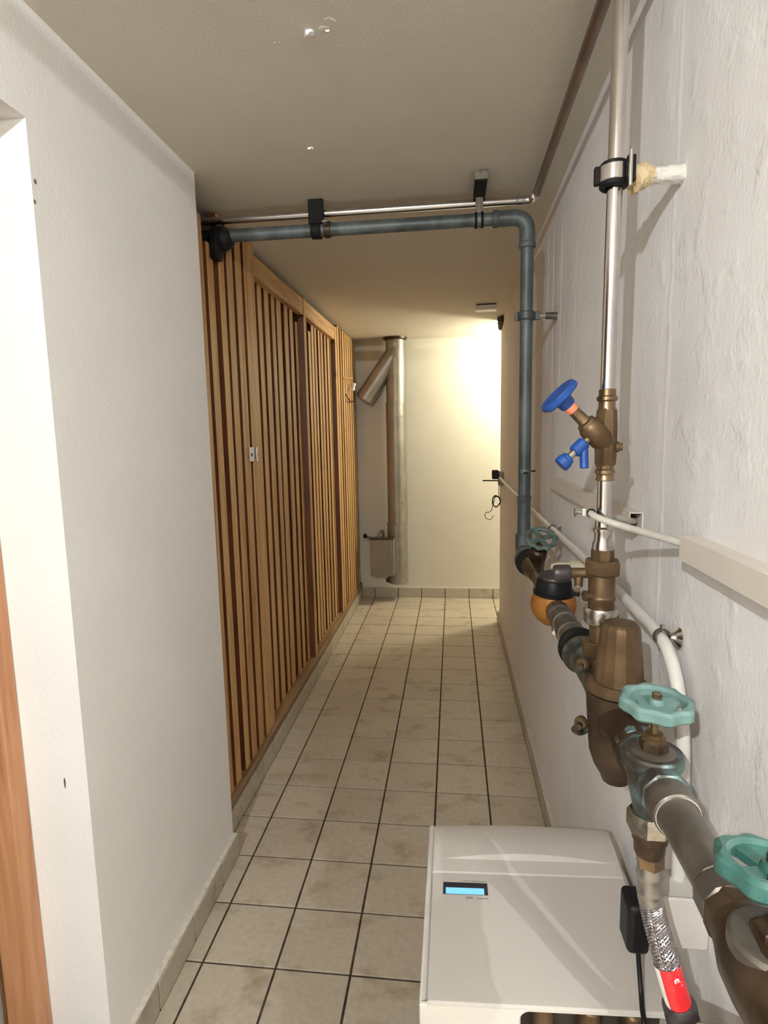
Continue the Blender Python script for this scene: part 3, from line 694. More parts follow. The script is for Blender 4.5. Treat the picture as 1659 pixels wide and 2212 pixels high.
wm = thing('water_meter', 'round orange brown water meter with black lid', 'meter', (LX, 1.385, LZ))
MC = V((LX, 1.385, LZ + .003))
obj('body', MB().lathe(MC + V((0, 0, -.0535)), (0, 0, 1), [(0, .012), (.004, .024), (.014, .038), (.030, .049), (.05, .0535), (.066, .0515), (.078, .0455)], 36), 'meter', wm)
obj('port', MB().lathe(MC + V((0, -.04, -.004)), (0, -1, 0), [(0, .026), (.02, .0235), (.03, .0235)], 22), 'meter', wm)
obj('port', MB().lathe(MC + V((0, .025, -.001)), (0, 1, 0), [(0, .028), (.024, .023), (.032, .022)], 22), 'meter', wm)
ra = V((.02, -.10, 1)).normalized()
obj('register', MB().lathe(MC + V((0, 0, .023)), ra, [(0, .043), (.002, .0475), (.008, .0475), (.011, .0425), (.034, .0395), (.039, .036)], 36), 'plastic_black', wm)
lid = MB().lathe(MC + ra * .063, ra, [(0, .0360), (.004, .0375), (.008, .036)], 32)
lid.box((-.012, .026, -.004), (.012, .046, .006), Matrix.Translation(MC + ra * .066))
obj('lid', lid, 'sleeve', wm)
obj('lid_tab', MB().box((-.013, -.009, -.0035), (.013, .005, .0035), frame(MC + V((.043, -.022, .030)), (0, 0, 1), (.4, 1, 0))), 'plastic_black', wm)
ws = MB().tube(smooth([MC + V((-.006, -.0475, .026)), MC + V((.000, -.053, .018)), MC + V((.008, -.055, .012)), MC + V((.016, -.053, .008))], 4), .0016, 6)
ws.tube(smooth([MC + V((.012, -.047, .028)), MC + V((.006, -.053, .02)), MC + V((.002, -.055, .011))], 4), .0016, 6)
sw = obj('seal_wire', ws, 'black', wm)
obj('seal', MB().lathe(MC + V((.001, -.055, .010)), (0, -1, .2), [(0, .004), (.004, .004)], 12), 'plastic_black', sw)

fp = thing('pipe_fittings', 'grey brown union and pipe between orange meter and domed reducer', 'pipe', (LX, 1.2, LZ))
obj('union_nut', MB().lathe((LX, 1.322, LZ), (0, -1, 0), [(0, .0245), (.003, .0275), (.026, .0275), (.030, .0245)], 10), 'greysteel', fp)
obj('tailpiece', MB().lathe((LX, 1.295, LZ), (0, -1, 0), [(0, .0215), (.022, .0215), (.0225, .0262), (.028, .0275), (.052, .0275), (.056, .0262), (.0565, .0235), (.088, .0235), (.0885, .0268), (.094, .0278), (.118, .0278), (.122, .0265), (.1225, .0245), (.165, .0245)], 24), 'greysteel', fp)
obj('steel_ring', MB().ring((LX, 1.125, LZ - .001), (0, -1, 0), .02, .0305, .012, 30), 'steel', fp)
obj('rubber_gasket', MB().ring((LX, 1.110, LZ - .002), (.10, -1, .12), .02, .0395, .02, 32), 'black', fp, label='black rubber gasket')
obj('shiny_clip', MB().lathe((LX - .0195, 1.262, LZ - .016), (-.1, -1, -.05), [(0, .005), (.012, .0065), (.03, .005)], 12), 'steel', fp)

# pressure reducer with bell shaped cap
pd = thing('pressure_reducer', 'bronze pressure reducer with tall bell shaped cap beside the riser', 'valve', (LX, .84, LZ))
py = .838; px_ = LX + .001
obj('cap', MB().lathe((px_, py, 1.029), (0, 0, 1), [(0, .0345), (.003, .0338), (.06, .0288), (.078, .0272), (.084, .0255), (.087, .0225), (.0875, .0)], 14, cap=False), 'bronze', pd, ang=18)
obj('flange', MB().lathe((px_, py, 1.014), (0, 0, 1), [(0, .040), (.003, .0455), (.008, .0455), (.013, .0405), (.016, .0375)], 36), 'bronze', pd)
obj('body', MB().lathe((px_, py, .872), (0, 0, 1), [(0, .011), (.004, .019), (.014, .0225), (.03, .032), (.05, .0385), (.09, .0415), (.125, .044), (.142, .0435)], 36), 'bronze_dark', pd)
obj('inlet', MB().lathe((LX, .93, LZ), (0, -1, 0), [(0, .026), (.03, .030), (.06, .036)], 24), 'bronze_dark', pd)
obj('outlet', MB().lathe((LX, .815, LZ - .002), (0, -1, 0), [(0, .034), (.03, .029), (.066, .027), (.07, .031), (.085, .031)], 24), 'bronze_dark', pd)
pf = MB().ring((LX, 1.075, LZ - .002), (0, -1, 0), .018, .036, .012, 30)
pf.lathe((LX, 1.063, LZ - .002), (0, -1, 0), [(0, .028), (.05, .026), (.10, .025), (.135, .026)], 24)
obj('inlet_flange', pf, 'verdigris', pd)
for (x_, y_, z_) in [(-.031, .915, 1.020), (-.046, .845, .957)]:
    lg = MB().lathe((LX + x_, y_ + .012, z_), (-.25, -1, .1), [(0, .008), (.006, .0095), (.014, .0095), (.018, .006)], 16)
    bo = obj('bolt_lug', lg, 'bronze', pd)
    obj('bolt', MB().hex((LX + x_ - .005, y_ - .002, z_ + .001), (LX + x_ - .009, y_ - .014, z_ + .002), .0055), 'bronze_dark', bo)
wn = MB().tube(smooth([(LX - .038, .85, .950), (LX - .05, .842, .946), (LX - .06, .838, .954)], 4), [.006, .006, .0055, .005, .005, .0055, .006, .0065, .0055], 10)
obj('wing_nut', wn, 'verdigris', pd, label='verdigris stained wing nut')

# near gate valve (tee body) with horizontal turquoise wheel
nv = thing('gate_valve', 'near verdigris stained gate valve under horizontal pale turquoise wheel', 'valve', (LX, .684, LZ))
ny = .684
obj('body', MB().lathe((LX, ny, .930), (0, 0, 1), [(0, .019), (.006, .021), (.03, .026), (.055, .0305), (.066, .0315)], 26), 'verdigris', nv)
obj('bonnet_ring', MB().lathe((LX, ny, .994), (0, 0, 1), [(0, .0325), (.003, .0345), (.013, .0345), (.016, .032), (.0155, .027)], 40), 'verdigris', nv)
obj('bonnet', MB().lathe((LX, ny, 1.006), (0, 0, 1), [(0, .0285), (.003, .0265), (.006, .0185)], 30), 'greysteel', nv)
obj('packing_nut', MB().hex((LX, ny, 1.010), (LX, ny, 1.024), .0165, n=6), 'bronze_dark', nv)
obj('gland', MB().lathe((LX, ny, 1.023), (0, 0, 1), [(0, .0135), (.004, .0135), (.006, .0105), (.009, .0105), (.010, .0075)], 24), 'bronze', nv)
obj('stem', MB().lathe((LX, ny, 1.03), (0, 0, 1), [(0, .0048), (.012, .0048), (.013, .0065), (.036, .0055)], 14), 'brass', nv)
handwheel(nv, (LX + .001, ny, 1.068), V((.02, -.03, 1)), .0405, 'turq', 8, 3, .0165)
obj('wheel_plate', MB().lathe((LX + .001, ny - .0005, 1.0645), (.02, -.03, 1), [(0, .020), (.002, .022), (.005, .0215)], 28), 'turq', nv)
obj('inlet_port', MB().lathe((LX, .745, LZ), (0, -1, 0), [(0, .031), (.012, .031), (.014, .027), (.05, .027)], 8), 'verdigris', nv)
obj('outlet_port', MB().lathe((LX, .672, LZ + .001), (0, -1, 0), [(0, .0265), (.018, .0265), (.020, .0285), (.036, .0285), (.038, .026)], 8), 'verdigris', nv)

np_ = thing('pipe_fittings', 'grey steel pipe between the two turquoise wheels at lower right', 'pipe', (LX, .56, LZ))
obj('socket', MB().lathe((LX, .637, LZ + .001), (0, -1, 0), [(0, .0235), (.004, .0255), (.034, .0255), (.036, .0235)], 28), 'greysteel', np_)
obj('bright_ring', MB().torus((LX, .602, LZ + .001), (0, 1, 0), .0228, .0014, 30, 8), 'steel', np_)
obj('tube', MB().cyl((LX, .606, LZ + .001), (LX, .49, LZ + .001), .0212, 28), 'greysteel', np_)
obj('near_bright_ring', MB().torus((LX, .503, LZ + .001), (0, 1, 0), .0225, .0016, 30, 8), 'steel', np_)
obj('near_socket', MB().lathe((LX, .502, LZ + .001), (0, -1, 0), [(0, .0235), (.002, .0258), (.024, .0265), (.026, .024)], 10), 'greysteel', np_)

ev = thing('gate_valve', 'dark gate valve at right edge below half visible green wheel', 'valve', (LX, .43, LZ))
obj('body', MB().lathe((LX, .462, LZ), (0, -1, 0), [(0, .026), (.012, .0285), (.03, .0335), (.055, .0345), (.08, .0325), (.105, .027), (.12, .026)], 26), 'bronze_dark', ev)
obj('inlet_port', MB().lathe((LX, .478, LZ), (0, -1, 0), [(0, .0265), (.014, .0275), (.018, .026)], 8), 'bronze_dark', ev)
obj('outlet_port', MB().lathe((LX, .344, LZ), (0, -1, 0), [(0, .026), (.004, .0285), (.03, .0285), (.034, .024), (.30, .022)], 10), 'bronze_dark', ev)
obj('neck', MB().lathe((LX + .002, .420, .985), (0, 0, 1), [(0, .029), (.012, .030)], 26), 'bronze_dark', ev)
obj('bonnet_ring', MB().lathe((LX + .004, .420, .996), (0, 0, 1), [(0, .030), (.003, .034), (.012, .034), (.015, .031)], 36), 'greysteel', ev)
obj('packing_nut', MB().hex((LX + .004, .420, 1.008), (LX + .004, .420, 1.02), .016), 'bronze_dark', ev)
obj('stem', MB().cyl((LX + .004, .422, 1.018), (LX + .010, .442, 1.045), .005), 'brass', ev)
handwheel(ev, (LX + .0145, .452, 1.040), V((.10, .12, 1)), .0415, 'turq_deep', 8, 4, .017)

# ------------------------------------------------------------------ flexible hose with union
fh = thing('flexible_hose', 'braided steel hose with red label hanging from near valve over white cabinet', 'hose', (LX, ny, .93))
obj('union_nut', MB().lathe((LX - .001, ny, .906), (0, 0, 1), [(0, .0225), (.004, .0262), (.022, .0262), (.026, .0235)], 8), 'chrome', fh, label='worn plated union nut')
obj('nipple', MB().lathe((LX, ny, .876), (0, 0, 1), [(0, .0165), (.004, .0178), (.018, .0185), (.020, .0205), (.032, .0205)], 22), 'bronze_dark', fh)
obj('hex_fitting', MB().hex((LX + .002, ny, .860), (LX + .001, ny, .880), .0165), 'brass', fh)
HP = smooth([(LX + .002, ny, .862), (LX + .003, ny, .835), (LX + .005, .683, .812), (LX + .010, .675, .785), (LX + .018, .664, .752), (LX + .026, .659, .722), (LX + .036, .658, .688), (LX + .050, .660, .62), (LX + .056, .664, .5)], 8)
obj('ferrule', MB().tube(HP[0:17], [.0150, .0155, .0155, .0165, .0165, .0155, .0155, .0155, .0155, .0155, .0164, .0164, .0155, .0155, .0155, .0155, .0150], 24), 'crimp', fh)
obj('hose_core', MB().tube(HP[14:54], .0122, 16), 'sleeve', fh)
def helix(path, r, pr, turns, ph, sgn):
    P = [V(p) for p in path]; out = []; n = 90
    L = len(P) - 1
    for i in range(n + 1):
        t = i / n * L; k = min(int(t), L - 1); f = t - k
        p = P[k].lerp(P[k + 1], f); tg = (P[k + 1] - P[k]).normalized()
        x = V((0, 1, 0)).cross(tg).normalized(); y = tg.cross(x)
        a = ph + sgn * 2 * math.pi * turns * i / n
        rr = r + .0004 * math.sin(a * 8 * sgn)
        out.append(p + x * rr * math.cos(a) + y * rr * math.sin(a))
    return out
br = MB()
for sgn in (1, -1):
    for k in range(14):
        br.tube(helix(HP[13:40], .0131 + (.0005 if sgn > 0 else 0), 0, 2.2, 2 * math.pi * k / 14, sgn), .00125, 6, cap=False)
obj('wire_braid', br, 'braid', fh, kind='stuff', label='shiny woven wire braid')
rl = obj('red_label', MB().tube(HP[33:46], .0151, 28, cap=False), 'red', fh, label='red printed label band')
ws_ = MB()
P = HP[33:46]
for (a0_, a1_) in [(-.70, .45)]:
    vs = []; fs = []
    for i, p in enumerate(P):
        tg = (P[min(i + 1, len(P) - 1)] - P[max(i - 1, 0)]).normalized(); x = V((0, 1, 0)).cross(tg).normalized(); y = tg.cross(x)
        for k in range(6):
            a = a0_ + (a1_ - a0_) * k / 5; vs.append(p + (x * math.cos(a) + y * math.sin(a)) * .0155)
    for i in range(len(P) - 1):
        for k in range(5): fs.append((i * 6 + k, i * 6 + k + 1, i * 6 + 7 + k, i * 6 + 6 + k))
    ws_.add(vs, fs)
obj('white_stripe', ws_, 'label_white', rl)
p = HP[35]; em = MB().lathe(p + V((.004, -.0147, 0)), V((.27, -1, .1)), [(0, .0032), (.0004, .0032)], 16)
obj('white_mark', em, 'label_white', rl, label='small round white mark')
obj('mark_ring', MB().torus(p + V((.0042, -.0153, 0)), V((.27, -1, .1)), .0014, .0004, 12, 5), 'red', rl)
obj('end_sleeve', MB().tube(HP[45:63], [.016, .0195, .0198, .0192, .0198, .0194, .0200] + [.0200] * 11, 26), 'sleeve', fh, label='dark rubber sleeve')

# ------------------------------------------------------------------ cables, conduit and trunking on the right wall
def trunk(label, y0, y1, z0, z1, dx=.03):
    t = thing('cable_trunking', label, 'trunking', (XR, (y0 + y1) / 2, z0))
    th = .002
    mb = MB()
    mb.box((XR - th, y0, z0), (XR, y1, z1)).box((XR - dx, y0, z0), (XR - th, y1, z0 + th)).box((XR - dx, y0, z1 - th), (XR - th, y1, z1))
    obj('base_channel', mb, 'trunking', t)
    obj('cover', B((XR - dx - .0015, y0 + .001, z0 - .001), (XR - dx + .0005, y1, z1 + .001)), 'trunking', t)
    return t
trunk('cream cable trunking behind riser with open end', 1.074, 1.928, 1.207, 1.242, .022)
trunk('cream cable trunking at right edge of view', .565, .828, 1.212, 1.243, .026)
gc = thing('grey_cable', 'grey cable bowing in front of the riser between two trunkings', 'cable', (XR, .88, 1.23))
obj('sheath', MB().tube(smooth([(XR - .013, .80, 1.230), (XR - .015, .822, 1.230), (XR - .038, .865, 1.2345), (XR - .075, .925, 1.241), (rx - .0115, .936, 1.252), (rx - .021, .952, 1.258), (rx - .008, .985, 1.254), (XR - .06, 1.03, 1.240), (XR - .012, 1.09, 1.224), (XR - .012, 1.12, 1.224)], 7), .0056, 12), 'greycable', gc)
obj('cable_tie', MB().torus((rx - .0205, .951, 1.258), (-.2, 1, 0), .0060, .0016, 16, 6), 'black', gc)
ck = thing('cable_clip', 'small white clip with chrome cone on the grey cable by the riser', 'clip', (rx - .028, .955, 1.258))
obj('block', B((rx - .0335, .953, 1.253), (rx - .0275, .961, 1.265)), 'white_plastic', ck, bev=.001)
obj('cone', MB().lathe((rx - .034, .956, 1.259), (-1, 0, 0), [(0, .003), (.006, .0035), (.010, .007), (.011, .007)], 16), 'chrome', ck)

cx = 0.310
cdt = thing('conduit', 'white plastic conduit running low along right wall, bending down behind valves', 'conduit', (cx, 1.5, 1.083))
obj('long_run', MB().tube(smooth([(cx, 4.0, 1.083), (cx, 3.0, 1.081), (cx, 2.0, 1.083), (cx, 1.3, 1.087), (cx, .95, 1.081)], 8) + smooth([(cx, .93, 1.080), (cx, .87, 1.072), (cx, .825, 1.040), (cx, .795, .98), (cx, .785, .90), (cx, .783, .766)], 6), .0095, 14), 'conduit', cdt)
for (y_, lab, s_) in [(.885, 'chrome bell clip holding white conduit beside near turquoise wheel', 1.0), (1.865, 'chrome bell clip on far stretch of conduit by far green wheel', .9)]:
    k = thing('conduit_clip', lab, 'clip', (XR, y_, 1.083))
    obj('bell', MB().lathe((XR, y_, 1.078), (-1, 0, .1), [(0, .0165 * s_), (.002, .0165 * s_), (.006, .011), (.011, .007), (.015, .006)], 24), 'steel', k)
    obj('ring', MB().ring((cx, y_ + .005, 1.0795 if y_ < 1 else 1.0835), (0, -1, .15 if y_ < 1 else 0), .0097, .0125, .011, 24), 'greysteel', k)
    for dz in (.015, -.015): obj('screw', MB().cyl((cx, y_, 1.079 + dz - .005), (cx, y_, 1.079 + dz + .005), .0035, 10), 'chrome', k)
fs_ = thing('wall_socket', 'small pale socket with black plug low on far right wall', 'socket', (XR, 3.98, 1.09))
obj('box', B((XR - .032, 3.94, 1.03), (XR, 4.03, 1.125)), 'greybox', fs_, bev=.004)
obj('plug', B((XR - .075, 3.945, 1.075), (XR - .032, 4.01, 1.135)), 'plastic_black', fs_, bev=.006)
obj('plug', MB().cyl((XR - .030, 3.99, 1.062), (XR - .135, 4.02, 1.062), .0045), 'plastic_black', fs_)
wc = thing('cord_coil', 'small coil of thin black cord hanging under far socket', 'cord', (XR - .03, 3.98, .92))
rnd = random.Random(4); pts = [(XR - .028, 3.98, 1.03), (XR - .03, 3.98, .98)]
for i in range(50):
    a = i * .55
    pts.append((XR - .045 + .030 * math.cos(a) * (.7 + .3 * rnd.random()), 3.975 + .012 * math.sin(a * .7), .925 + .042 * math.sin(a) * (.7 + .3 * rnd.random())))
pts += [(XR - .08, 3.97, .86), (XR - .115, 3.97, .85), (XR - .118, 3.97, .815), (XR - .085, 3.97, .80), (XR - .065, 3.97, .83)]
obj('cord', MB().tube(smooth(pts, 3), .0022, 6), 'plastic_black', wc)
obj('lead', MB().tube([(XR - .018, 3.985, 1.03), (XR - .02, 3.985, .93)], .004, 8), 'conduit', wc)

ob = thing('socket_box', 'white socket box on right wall behind braided hose', 'socket', (XR, .77, .70))
obj('box', B((.272, .742, .702), (XR, .80, .768)), 'white_plastic', ob, bev=.003)
obj('cover_plate', B((.268, .738, .698), (XR, .743, .772)), 'white_plastic', ob, bev=.002)
pa = thing('power_adapter', 'black plug-in power adapter between white cabinet and braided hose', 'adapter', (.255, .772, .668))
obj('case', B((.236, .752, .668), (.2665, .798, .742)), 'plastic_black', pa, bev=.008, seg=3)
obj('cord', MB().tube(smooth([(.2555, .772, .672), (.2565, .766, .645), (.256, .752, .618), (.2525, .733, .6075), (.2505, .716, .600), (.2495, .7085, .575), (.2495, .7085, .45), (.26, .7085, .25)], 6), .0034, 8), 'plastic_black', pa)

wb = thing('wooden_block', 'dusty brown block against right wall at bottom right corner', 'block', (.30, .55, .5))
obj('block', B((.262, .46, .45), (XR - .001, .60, .742)), 'cardboard', wb, bev=.004)



# ------------------------------------------------------------------ water softener cabinet
sf = thing('water_softener', 'white plastic water softener cabinet with small blue screen, standing at lower right', 'appliance', (.125, .92, 0))
X0, X1, SZ = -.041, .300, .600
bd = MB().box((X0 - .010, .728, .0), (X0 + .002, 1.112, SZ - .010))        # left side wall
bd.box((X1 - .002, .728, .0), (X1 + .008, 1.112, SZ - .012))
bd.box((X0, 1.096, 0), (X1, 1.112, SZ - .03)).box((X0, .742, 0), (X1, 1.10, .03))
obj('body', bd, 'white_plastic', sf, bev=.004, seg=3)
obj('inner_tank', B((X0 + .004, .80, .03), (X1 - .004, 1.09, SZ - .045)), 'white_plastic', sf)
# front panel with a rounded recess
def rrect(x0, z0, x1, z1, r, n=6):
    out = []
    for (cx_, cz_, a0) in [(x1 - r, z1 - r, 0), (x0 + r, z1 - r, 90), (x0 + r, z0 + r, 180), (x1 - r, z0 + r, 270)]:
        for k in range(n + 1):
            a = math.radians(a0 + 90 * k / n); out.append((cx_ + r * math.cos(a), cz_ + r * math.sin(a)))
    return out
inn = rrect(.090, .40, .290, .5925, .012); 
outq = []
XO, XI, ZO, ZI = X1 + .007, X0 - .009, SZ - .0032, .02
for q_, (x_, z_) in enumerate(inn):
    c_, k = divmod(q_, 7)
    side = [((XO, z_), (XO, ZO), (x_, ZO)), ((x_, ZO), (XI, ZO), (XI, z_)), ((XI, z_), (XI, ZI), (x_, ZI)), ((x_, ZI), (XO, ZI), (XO, z_))][c_]
    outq.append(side[0] if k < 3 else (side[1] if k == 3 else side[2]))
n = len(inn); vs = []; fs = []
lev = [(outq, .7265), (outq, .7215), (inn, .7215), (inn, .760)]
for (q, y_) in lev: vs += [(a, y_, b) for (a, b) in q]
for l in range(3):
    for k in range(n): fs.append((l * n + k, l * n + (k + 1) % n, (l + 1) * n + (k + 1) % n, (l + 1) * n + k))
obj('front_panel', MB().add(vs, fs), 'white_plastic', sf, bev=.003)
obj('recess_back', B((.085, .758, .38), (.2985, .766, .594)), 'recess', sf, label='dark recess behind front opening')
sf.location.y += .006
for k, x_ in enumerate((.125, .19, .25)):
    obj('connection', MB().cyl((x_, .748, .40), (x_, .748, .585 - .004 * k), .016, 14, ch=.003), 'bronze', sf, label='dim pipe connection inside opening')
# top cover with slightly crowned front edge
def loft(prof, xs, fn=None):
    """prof: list of (y, z); swept over the xs; closed underneath"""
    vs = []; fs = []; m_ = len(prof)
    for x_ in xs:
        for i, (y_, z_) in enumerate(prof):
            yy, zz = (fn(x_, i, y_, z_) if fn else (y_, z_)); vs.append((x_, yy, zz))
    for k in range(len(xs) - 1):
        for i in range(m_): fs.append((k * m_ + i, k * m_ + (i + 1) % m_, (k + 1) * m_ + (i + 1) % m_, (k + 1) * m_ + i))
    fs += [tuple(range(m_)), tuple(range((len(xs) - 1) * m_, len(xs) * m_))]
    return MB().add(vs, fs)
cov = [(.7275, .5955), (.7210, .5962), (.7213, .5985), (.7245, .6008), (.733, .6012), (.78, .6000), (.90, .6000), (.9665, .6000), (.9685, .597), (.9685, .5955)]
xs = [X0 + .0015, X0 + .003] + [X0 + .006 + (X1 - X0 - .012) * k / 8 for k in range(9)] + [X1 - .003, X1 - .0015]
def edge(x_, i, y_, z_):
    e = min(x_ - X0, X1 - x_); d_ = .002 if e < .002 else (.0006 if e < .004 else 0)
    return y_, z_ - (d_ if z_ > .58 else 0)
obj('control_cover', loft(cov, xs, edge), 'cover_plastic', sf, ang=25)
# rear salt lid: raised, with a lens shaped grip ridge
def lidfn(x_, i, y_, z_):
    t = (x_ - X0) / (X1 - X0); bow = math.sin(math.pi * min(max((t - .06) / .9, 0), 1))
    e = min(x_ - X0, X1 - x_); d_ = .004 if e < .002 else (.0012 if e < .006 else 0)
    if i in (4, 5): y_ = .9985 + (.0085 * bow if i == 5 else .0); z_ = .6045 + (.0075 * bow if i == 5 else 0)
    if i in (6, 7, 8, 9): z_ += .006 * (bow - 1) * (1 if i == 6 else .7)
    return y_, z_ - (d_ if z_ > .58 else 0)
lp = [(.9700, .575), (.9700, .5975), (.9718, .6005), (.985, .6025), (.9985, .6045), (1.007, .612), (1.03, .6150), (1.07, .6120), (1.098, .603), (1.110, .592), (1.114, .575)]
xs2 = [X0 + .0005, X0 + .002, X0 + .005] + [X0 + .008 + (X1 - X0 - .016) * k / 22 for k in range(23)] + [X1 - .005, X1 - .002, X1 - .0005]
obj('salt_lid', loft(lp, xs2, lidfn), 'cover_plastic', sf, ang=22)
dz = .6003
ds = obj('display', B((-.0202, .9185, dz - .004), (.0568, .9452, dz + .0004)), 'display_frame', sf, label='dark framed display')
obj('screen', B((-.0155, .9188, dz), (.0505, .9325, dz + .0008)), 'lcd', ds, label='lit blue screen')
obj('bezel_edge', MB().box((-.0215, .9455, dz - .002), (.0575, .9470, dz + .0005)), 'cover_plastic', ds)
def text(body, x_, y_, size, shear, parent, mt, w_=None):
    cu = bpy.data.curves.new('lettering', 'FONT'); cu.body = body; cu.size = size; cu.shear = shear; cu.extrude = .0001; cu.resolution_u = 3
    tmp = bpy.data.objects.new('tmp', cu); COL.objects.link(tmp)
    dg = bpy.context.evaluated_depsgraph_get(); me = bpy.data.meshes.new_from_object(tmp.evaluated_get(dg))
    bpy.data.objects.remove(tmp)
    xs_ = [v.co.x for v in me.vertices]; wd = max(xs_) - min(xs_); k = (w_ / wd) if w_ else 1
    mb = MB(); mb.add([(x_ + (v.co.x - min(xs_)) * k, y_ + v.co.y, dz + v.co.z + .0002) for v in me.vertices], [tuple(p_.vertices) for p_ in me.polygons])
    return obj('lettering', mb, mt, parent, flat=True)
text('JUDO', .0180, .9095, .0062, .35, ds, 'print_grey', .0135)
text('i-soft safe', .0368, .9095, .0046, 0, ds, 'print_grey', .0205)
text('WATER TREATMENT', .0100, .9480, .0030, 0, ds, 'print_grey', .0465)

# the moulding is slightly skewed: its right side stands back a little
def shear(o):
    for c in o.children:
        if c.type == 'MESH':
            for v in c.data.vertices: v.co.y += .045 * v.co.x
        shear(c)
shear(sf)

# ------------------------------------------------------------------ far end: duct, box, junction box
DY = YB - .102; DX = -.452
dk = thing('ventilation_duct', 'round galvanised duct with slanted branch on back wall', 'duct', (DX, DY, .15))
obj('lower_tube', MB().lathe((DX - .012, DY, .155), (0, 0, 1), [(0, .074), (.004, .0785), (.49, .0785), (.492, .0815), (.502, .0815), (.504, .0785)], 36), 'duct', dk)
obj('middle_tube', MB().lathe((DX - .006, DY, .66), (0, 0, 1), [(0, .0775), (.86, .0775), (.862, .0800), (.872, .0800), (.874, .0775), (.965, .0775), (.967, .080), (.975, .080)], 36), 'duct', dk)
obj('upper_tube', MB().cyl((DX - .002, DY, 1.634), (DX, DY, CZ), .0765, 36), 'duct', dk)
obj('ceiling_collar', MB().lathe((DX, DY, CZ - .022), (0, 0, 1), [(0, .080), (.008, .094), (.0215, .097)], 36), 'bronze_dark', dk, label='ragged dark collar at ceiling')
b0 = V((DX - .005, DY, 2.02)); b1 = V((-.704, DY, 1.675))
bdv = (b1 - b0).normalized()
obj('branch', MB().cyl(b0, b1, .0765, 32), 'duct', dk)
obj('branch_end_cap', MB().lathe(b1 - bdv * .003, bdv, [(0, .0778), (.008, .0778), (.012, .072), (.02, .070)], 32), 'duct', dk)
obj('latch', B((DX - .104, DY - .05, .165), (DX - .083, DY - .03, .20)), 'bronze_dark', dk, bev=.003)
obj('bright_dent', MB().sphere((DX + .046, DY - .063, .83), .006, sc_=(1, .4, 2)), 'steel', dk)
gb = thing('grey_wall_box', 'grey metal box with lid and black knob in front of duct foot', 'box', (-.58, 4.64, .24))
obj('case', B((-.668, 4.602, .245), (-.475, 4.684, .545)), 'greybox', gb, bev=.004)
obj('door', B((-.664, 4.596, .250), (-.492, 4.6015, .538)), 'greybox', gb, bev=.002)
obj('top_flange', B((-.672, 4.60, .5455), (-.478, 4.70, .553)), 'bronze_dark', gb)
obj('mounting_pipe', MB().cyl((-.60, 4.69, .56), (-.60, YB + .002, .56), .022), 'greybox', gb)
obj('knob', MB().lathe((-.690, 4.62, .568), (-.6, -.6, .3), [(0, .008), (.012, .009), (.016, .019), (.03, .019), (.033, .014)], 18), 'plastic_black', gb)
obj('knob_stem', MB().cyl((-.690, 4.62, .568), (-.655, 4.65, .556), .006), 'bronze_dark', gb)
jb = thing('junction_box', 'flat white junction box on ceiling near end of right wall', 'box', (.20, 3.70, CZ))
obj('cover', B((.139, 3.655, 2.110), (.264, 3.725, 2.138)), 'label_white', jb, bev=.002)
obj('base', B((.145, 3.658, 2.1385), (.258, 3.72, CZ - .0005)), 'black', jb)
# broken plaster at the top end of the right wall, paint flakes on the ceiling
hb = lump(smooth([(XR - .004, 4.02, 2.128), (XR + .002, 4.09, 2.125), (XR + .004, 4.15, 2.110), (XR + .004, 4.20, 2.085)], 4), [.008, .02, .026, .028, .03, .032, .03, .028, .024, .022, .02, .016, .01], 12, 1.0, 8)
obj('broken_plaster', hb, 'dark_hole', wr, label='dark crumbled hole in plaster')
def flake(x_, y_, rx_, ry_, drop, seed, mt='dust'):
    rnd_ = random.Random(seed); n_ = 9; vs = []
    for lv in (0, 1):
        for k in range(n_):
            a = 2 * math.pi * k / n_; q = .75 + .45 * rnd_.random()
            vs.append((x_ + rx_ * q * math.cos(a), y_ + ry_ * q * math.sin(a), CZ + .0005 - (drop * (.4 + .9 * rnd_.random()) if lv else 0)))
    fs = [tuple(range(n_ - 1, -1, -1)), tuple(range(n_, 2 * n_))] + [(k, (k + 1) % n_, n_ + (k + 1) % n_, n_ + k) for k in range(n_)]
    obj('paint_flake', MB().add(vs, fs), mt, ceiling)
flake(-.265, 1.190, .010, .0045, .008, 1)
flake(-.236, 1.186, .012, .007, .0015, 2, 'ceiling'); flake(-.224, 1.172, .016, .012, .0012, 3, 'ceiling'); flake(-.231, 1.193, .005, .002, .004, 4)
flake(-.371, 1.633, .007, .005, .005, 5); flake(-.335, 1.215, .008, .003, .001, 6, 'ceiling')
# small marks on the left wall
def mark(c, s_, parent=None):
    return c
wl = [o for o in bpy.data.objects if o.name.startswith('wall_left') and o.type == 'MESH'][0]
for (z, y_, r_) in [(1.846, 1.030, .004), (1.81, 1.024, .0035)]:
    obj('nail_hole', MB().sphere((XL - .0005, y_, z), r_, 8, 6, (.4, 1, 1.2)), 'dark_hole', wl)
obj('scratch', MB().sphere((-.785, 1.0202, .70), .003, 8, 6, (.8, .3, 4)), 'dark_hole', wl)

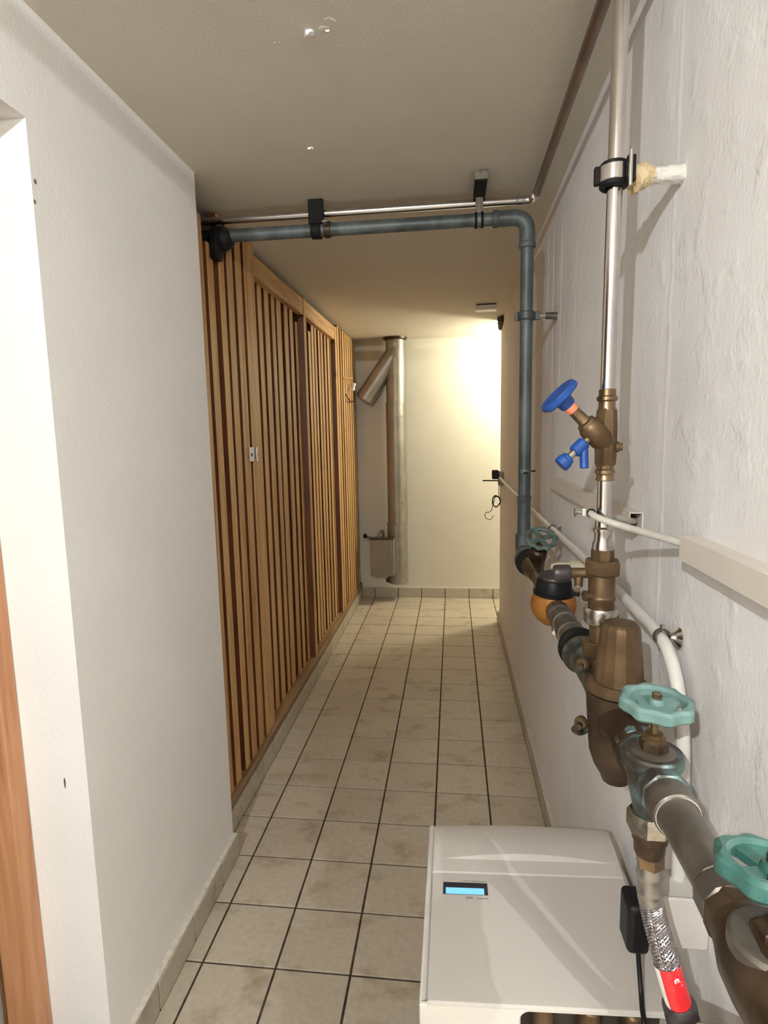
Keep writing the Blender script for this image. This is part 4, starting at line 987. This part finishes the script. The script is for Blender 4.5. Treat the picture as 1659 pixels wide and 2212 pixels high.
# ------------------------------------------------------------------ small things on the partition
hs = thing('lock_hasp', 'small white metal lock plate with dark slot on pine slats', 'lock', (FX, 2.26, 1.32))
pl = obj('plate', B((FX + .001, 2.214, 1.292), (FX + .007, 2.262, 1.348)), 'label_white', hs, bev=.002)
obj('slot', B((FX + .0065, 2.221, 1.313), (FX + .0078, 2.236, 1.325)), 'plastic_black', pl)
obj('strike', B((FX + .0005, 2.268, 1.300), (FX + .012, 2.276, 1.340)), 'chrome', hs, bev=.001)
for z_ in (1.325, 1.292): obj('pin', MB().cyl((FX + .010, 2.281, z_), (FX + .010, 2.281, z_ + .022), .004, 10), 'steel', hs)
ph = thing('wall_hook', 'small white plastic hook on last pine slats near duct branch', 'hook', (FX, 4.55, 1.75))
obj('arm', MB().cyl((FX, 4.50, 1.752), (FX + .032, 4.50, 1.752), .006, 12), 'label_white', ph)
obj('head', MB().lathe((FX + .032, 4.50, 1.722), (.25, 0, 1), [(0, .010), (.008, .015), (.022, .013), (.034, .010), (.050, .015), (.058, .010)], 16), 'label_white', ph)
sk = thing('wooden_peg', 'thin pale wooden stick lying across last pine slats above white hook', 'stick', (FX, 4.4, 1.80))
obj('stick', MB().cyl((FX + .006, 4.25, 1.797), (FX + .014, 4.60, 1.822), .006, 10), 'pine', sk)
mh = thing('metal_hook', 'small bent metal hook low on last pine slats below white hook', 'hook', (FX, 4.45, 1.66))
obj('wire', MB().tube(smooth([(FX + .001, 4.36, 1.69), (FX + .02, 4.38, 1.65), (FX + .02, 4.46, 1.635), (FX + .03, 4.55, 1.645)], 5), .005, 8), 'bronze_dark', mh)

def ridge(y_, z0, z1, w_, h_, seed):
    rnd_ = random.Random(seed); mb = MB(); vs = []; fs = []; n_ = 16
    for i in range(n_ + 1):
        z = z0 + (z1 - z0) * i / n_; o_ = rnd_.uniform(-.25, .25) * w_; ww = w_ * (1 + rnd_.uniform(-.3, .3)); e = 0.15 if i in (0, n_) else 1
        vs += [(XR + .001, y_ + o_ - ww, z), (XR - h_ * e, y_ + o_ - ww * .35, z), (XR - h_ * e, y_ + o_ + ww * .35, z), (XR + .001, y_ + o_ + ww, z)]
    for i in range(n_):
        for k in range(3): fs.append((i * 4 + k, i * 4 + k + 1, i * 4 + 5 + k, i * 4 + 4 + k))
    obj('plaster_ridge', mb.add(vs, fs), 'rough_wall', wr, ang=60)
for a_ in [(.985, 1.02, 2.0, .016, .0007, 1), (1.94, 1.42, 2.02, .012, .0016, 2), (2.08, 1.5, 2.06, .009, .0018, 3), (2.20, 1.6, 2.08, .012, .002, 4), (2.33, 1.3, 2.07, .012, .0018, 5), (1.72, 1.2, 1.9, .012, .0008, 6)]: ridge(*a_)
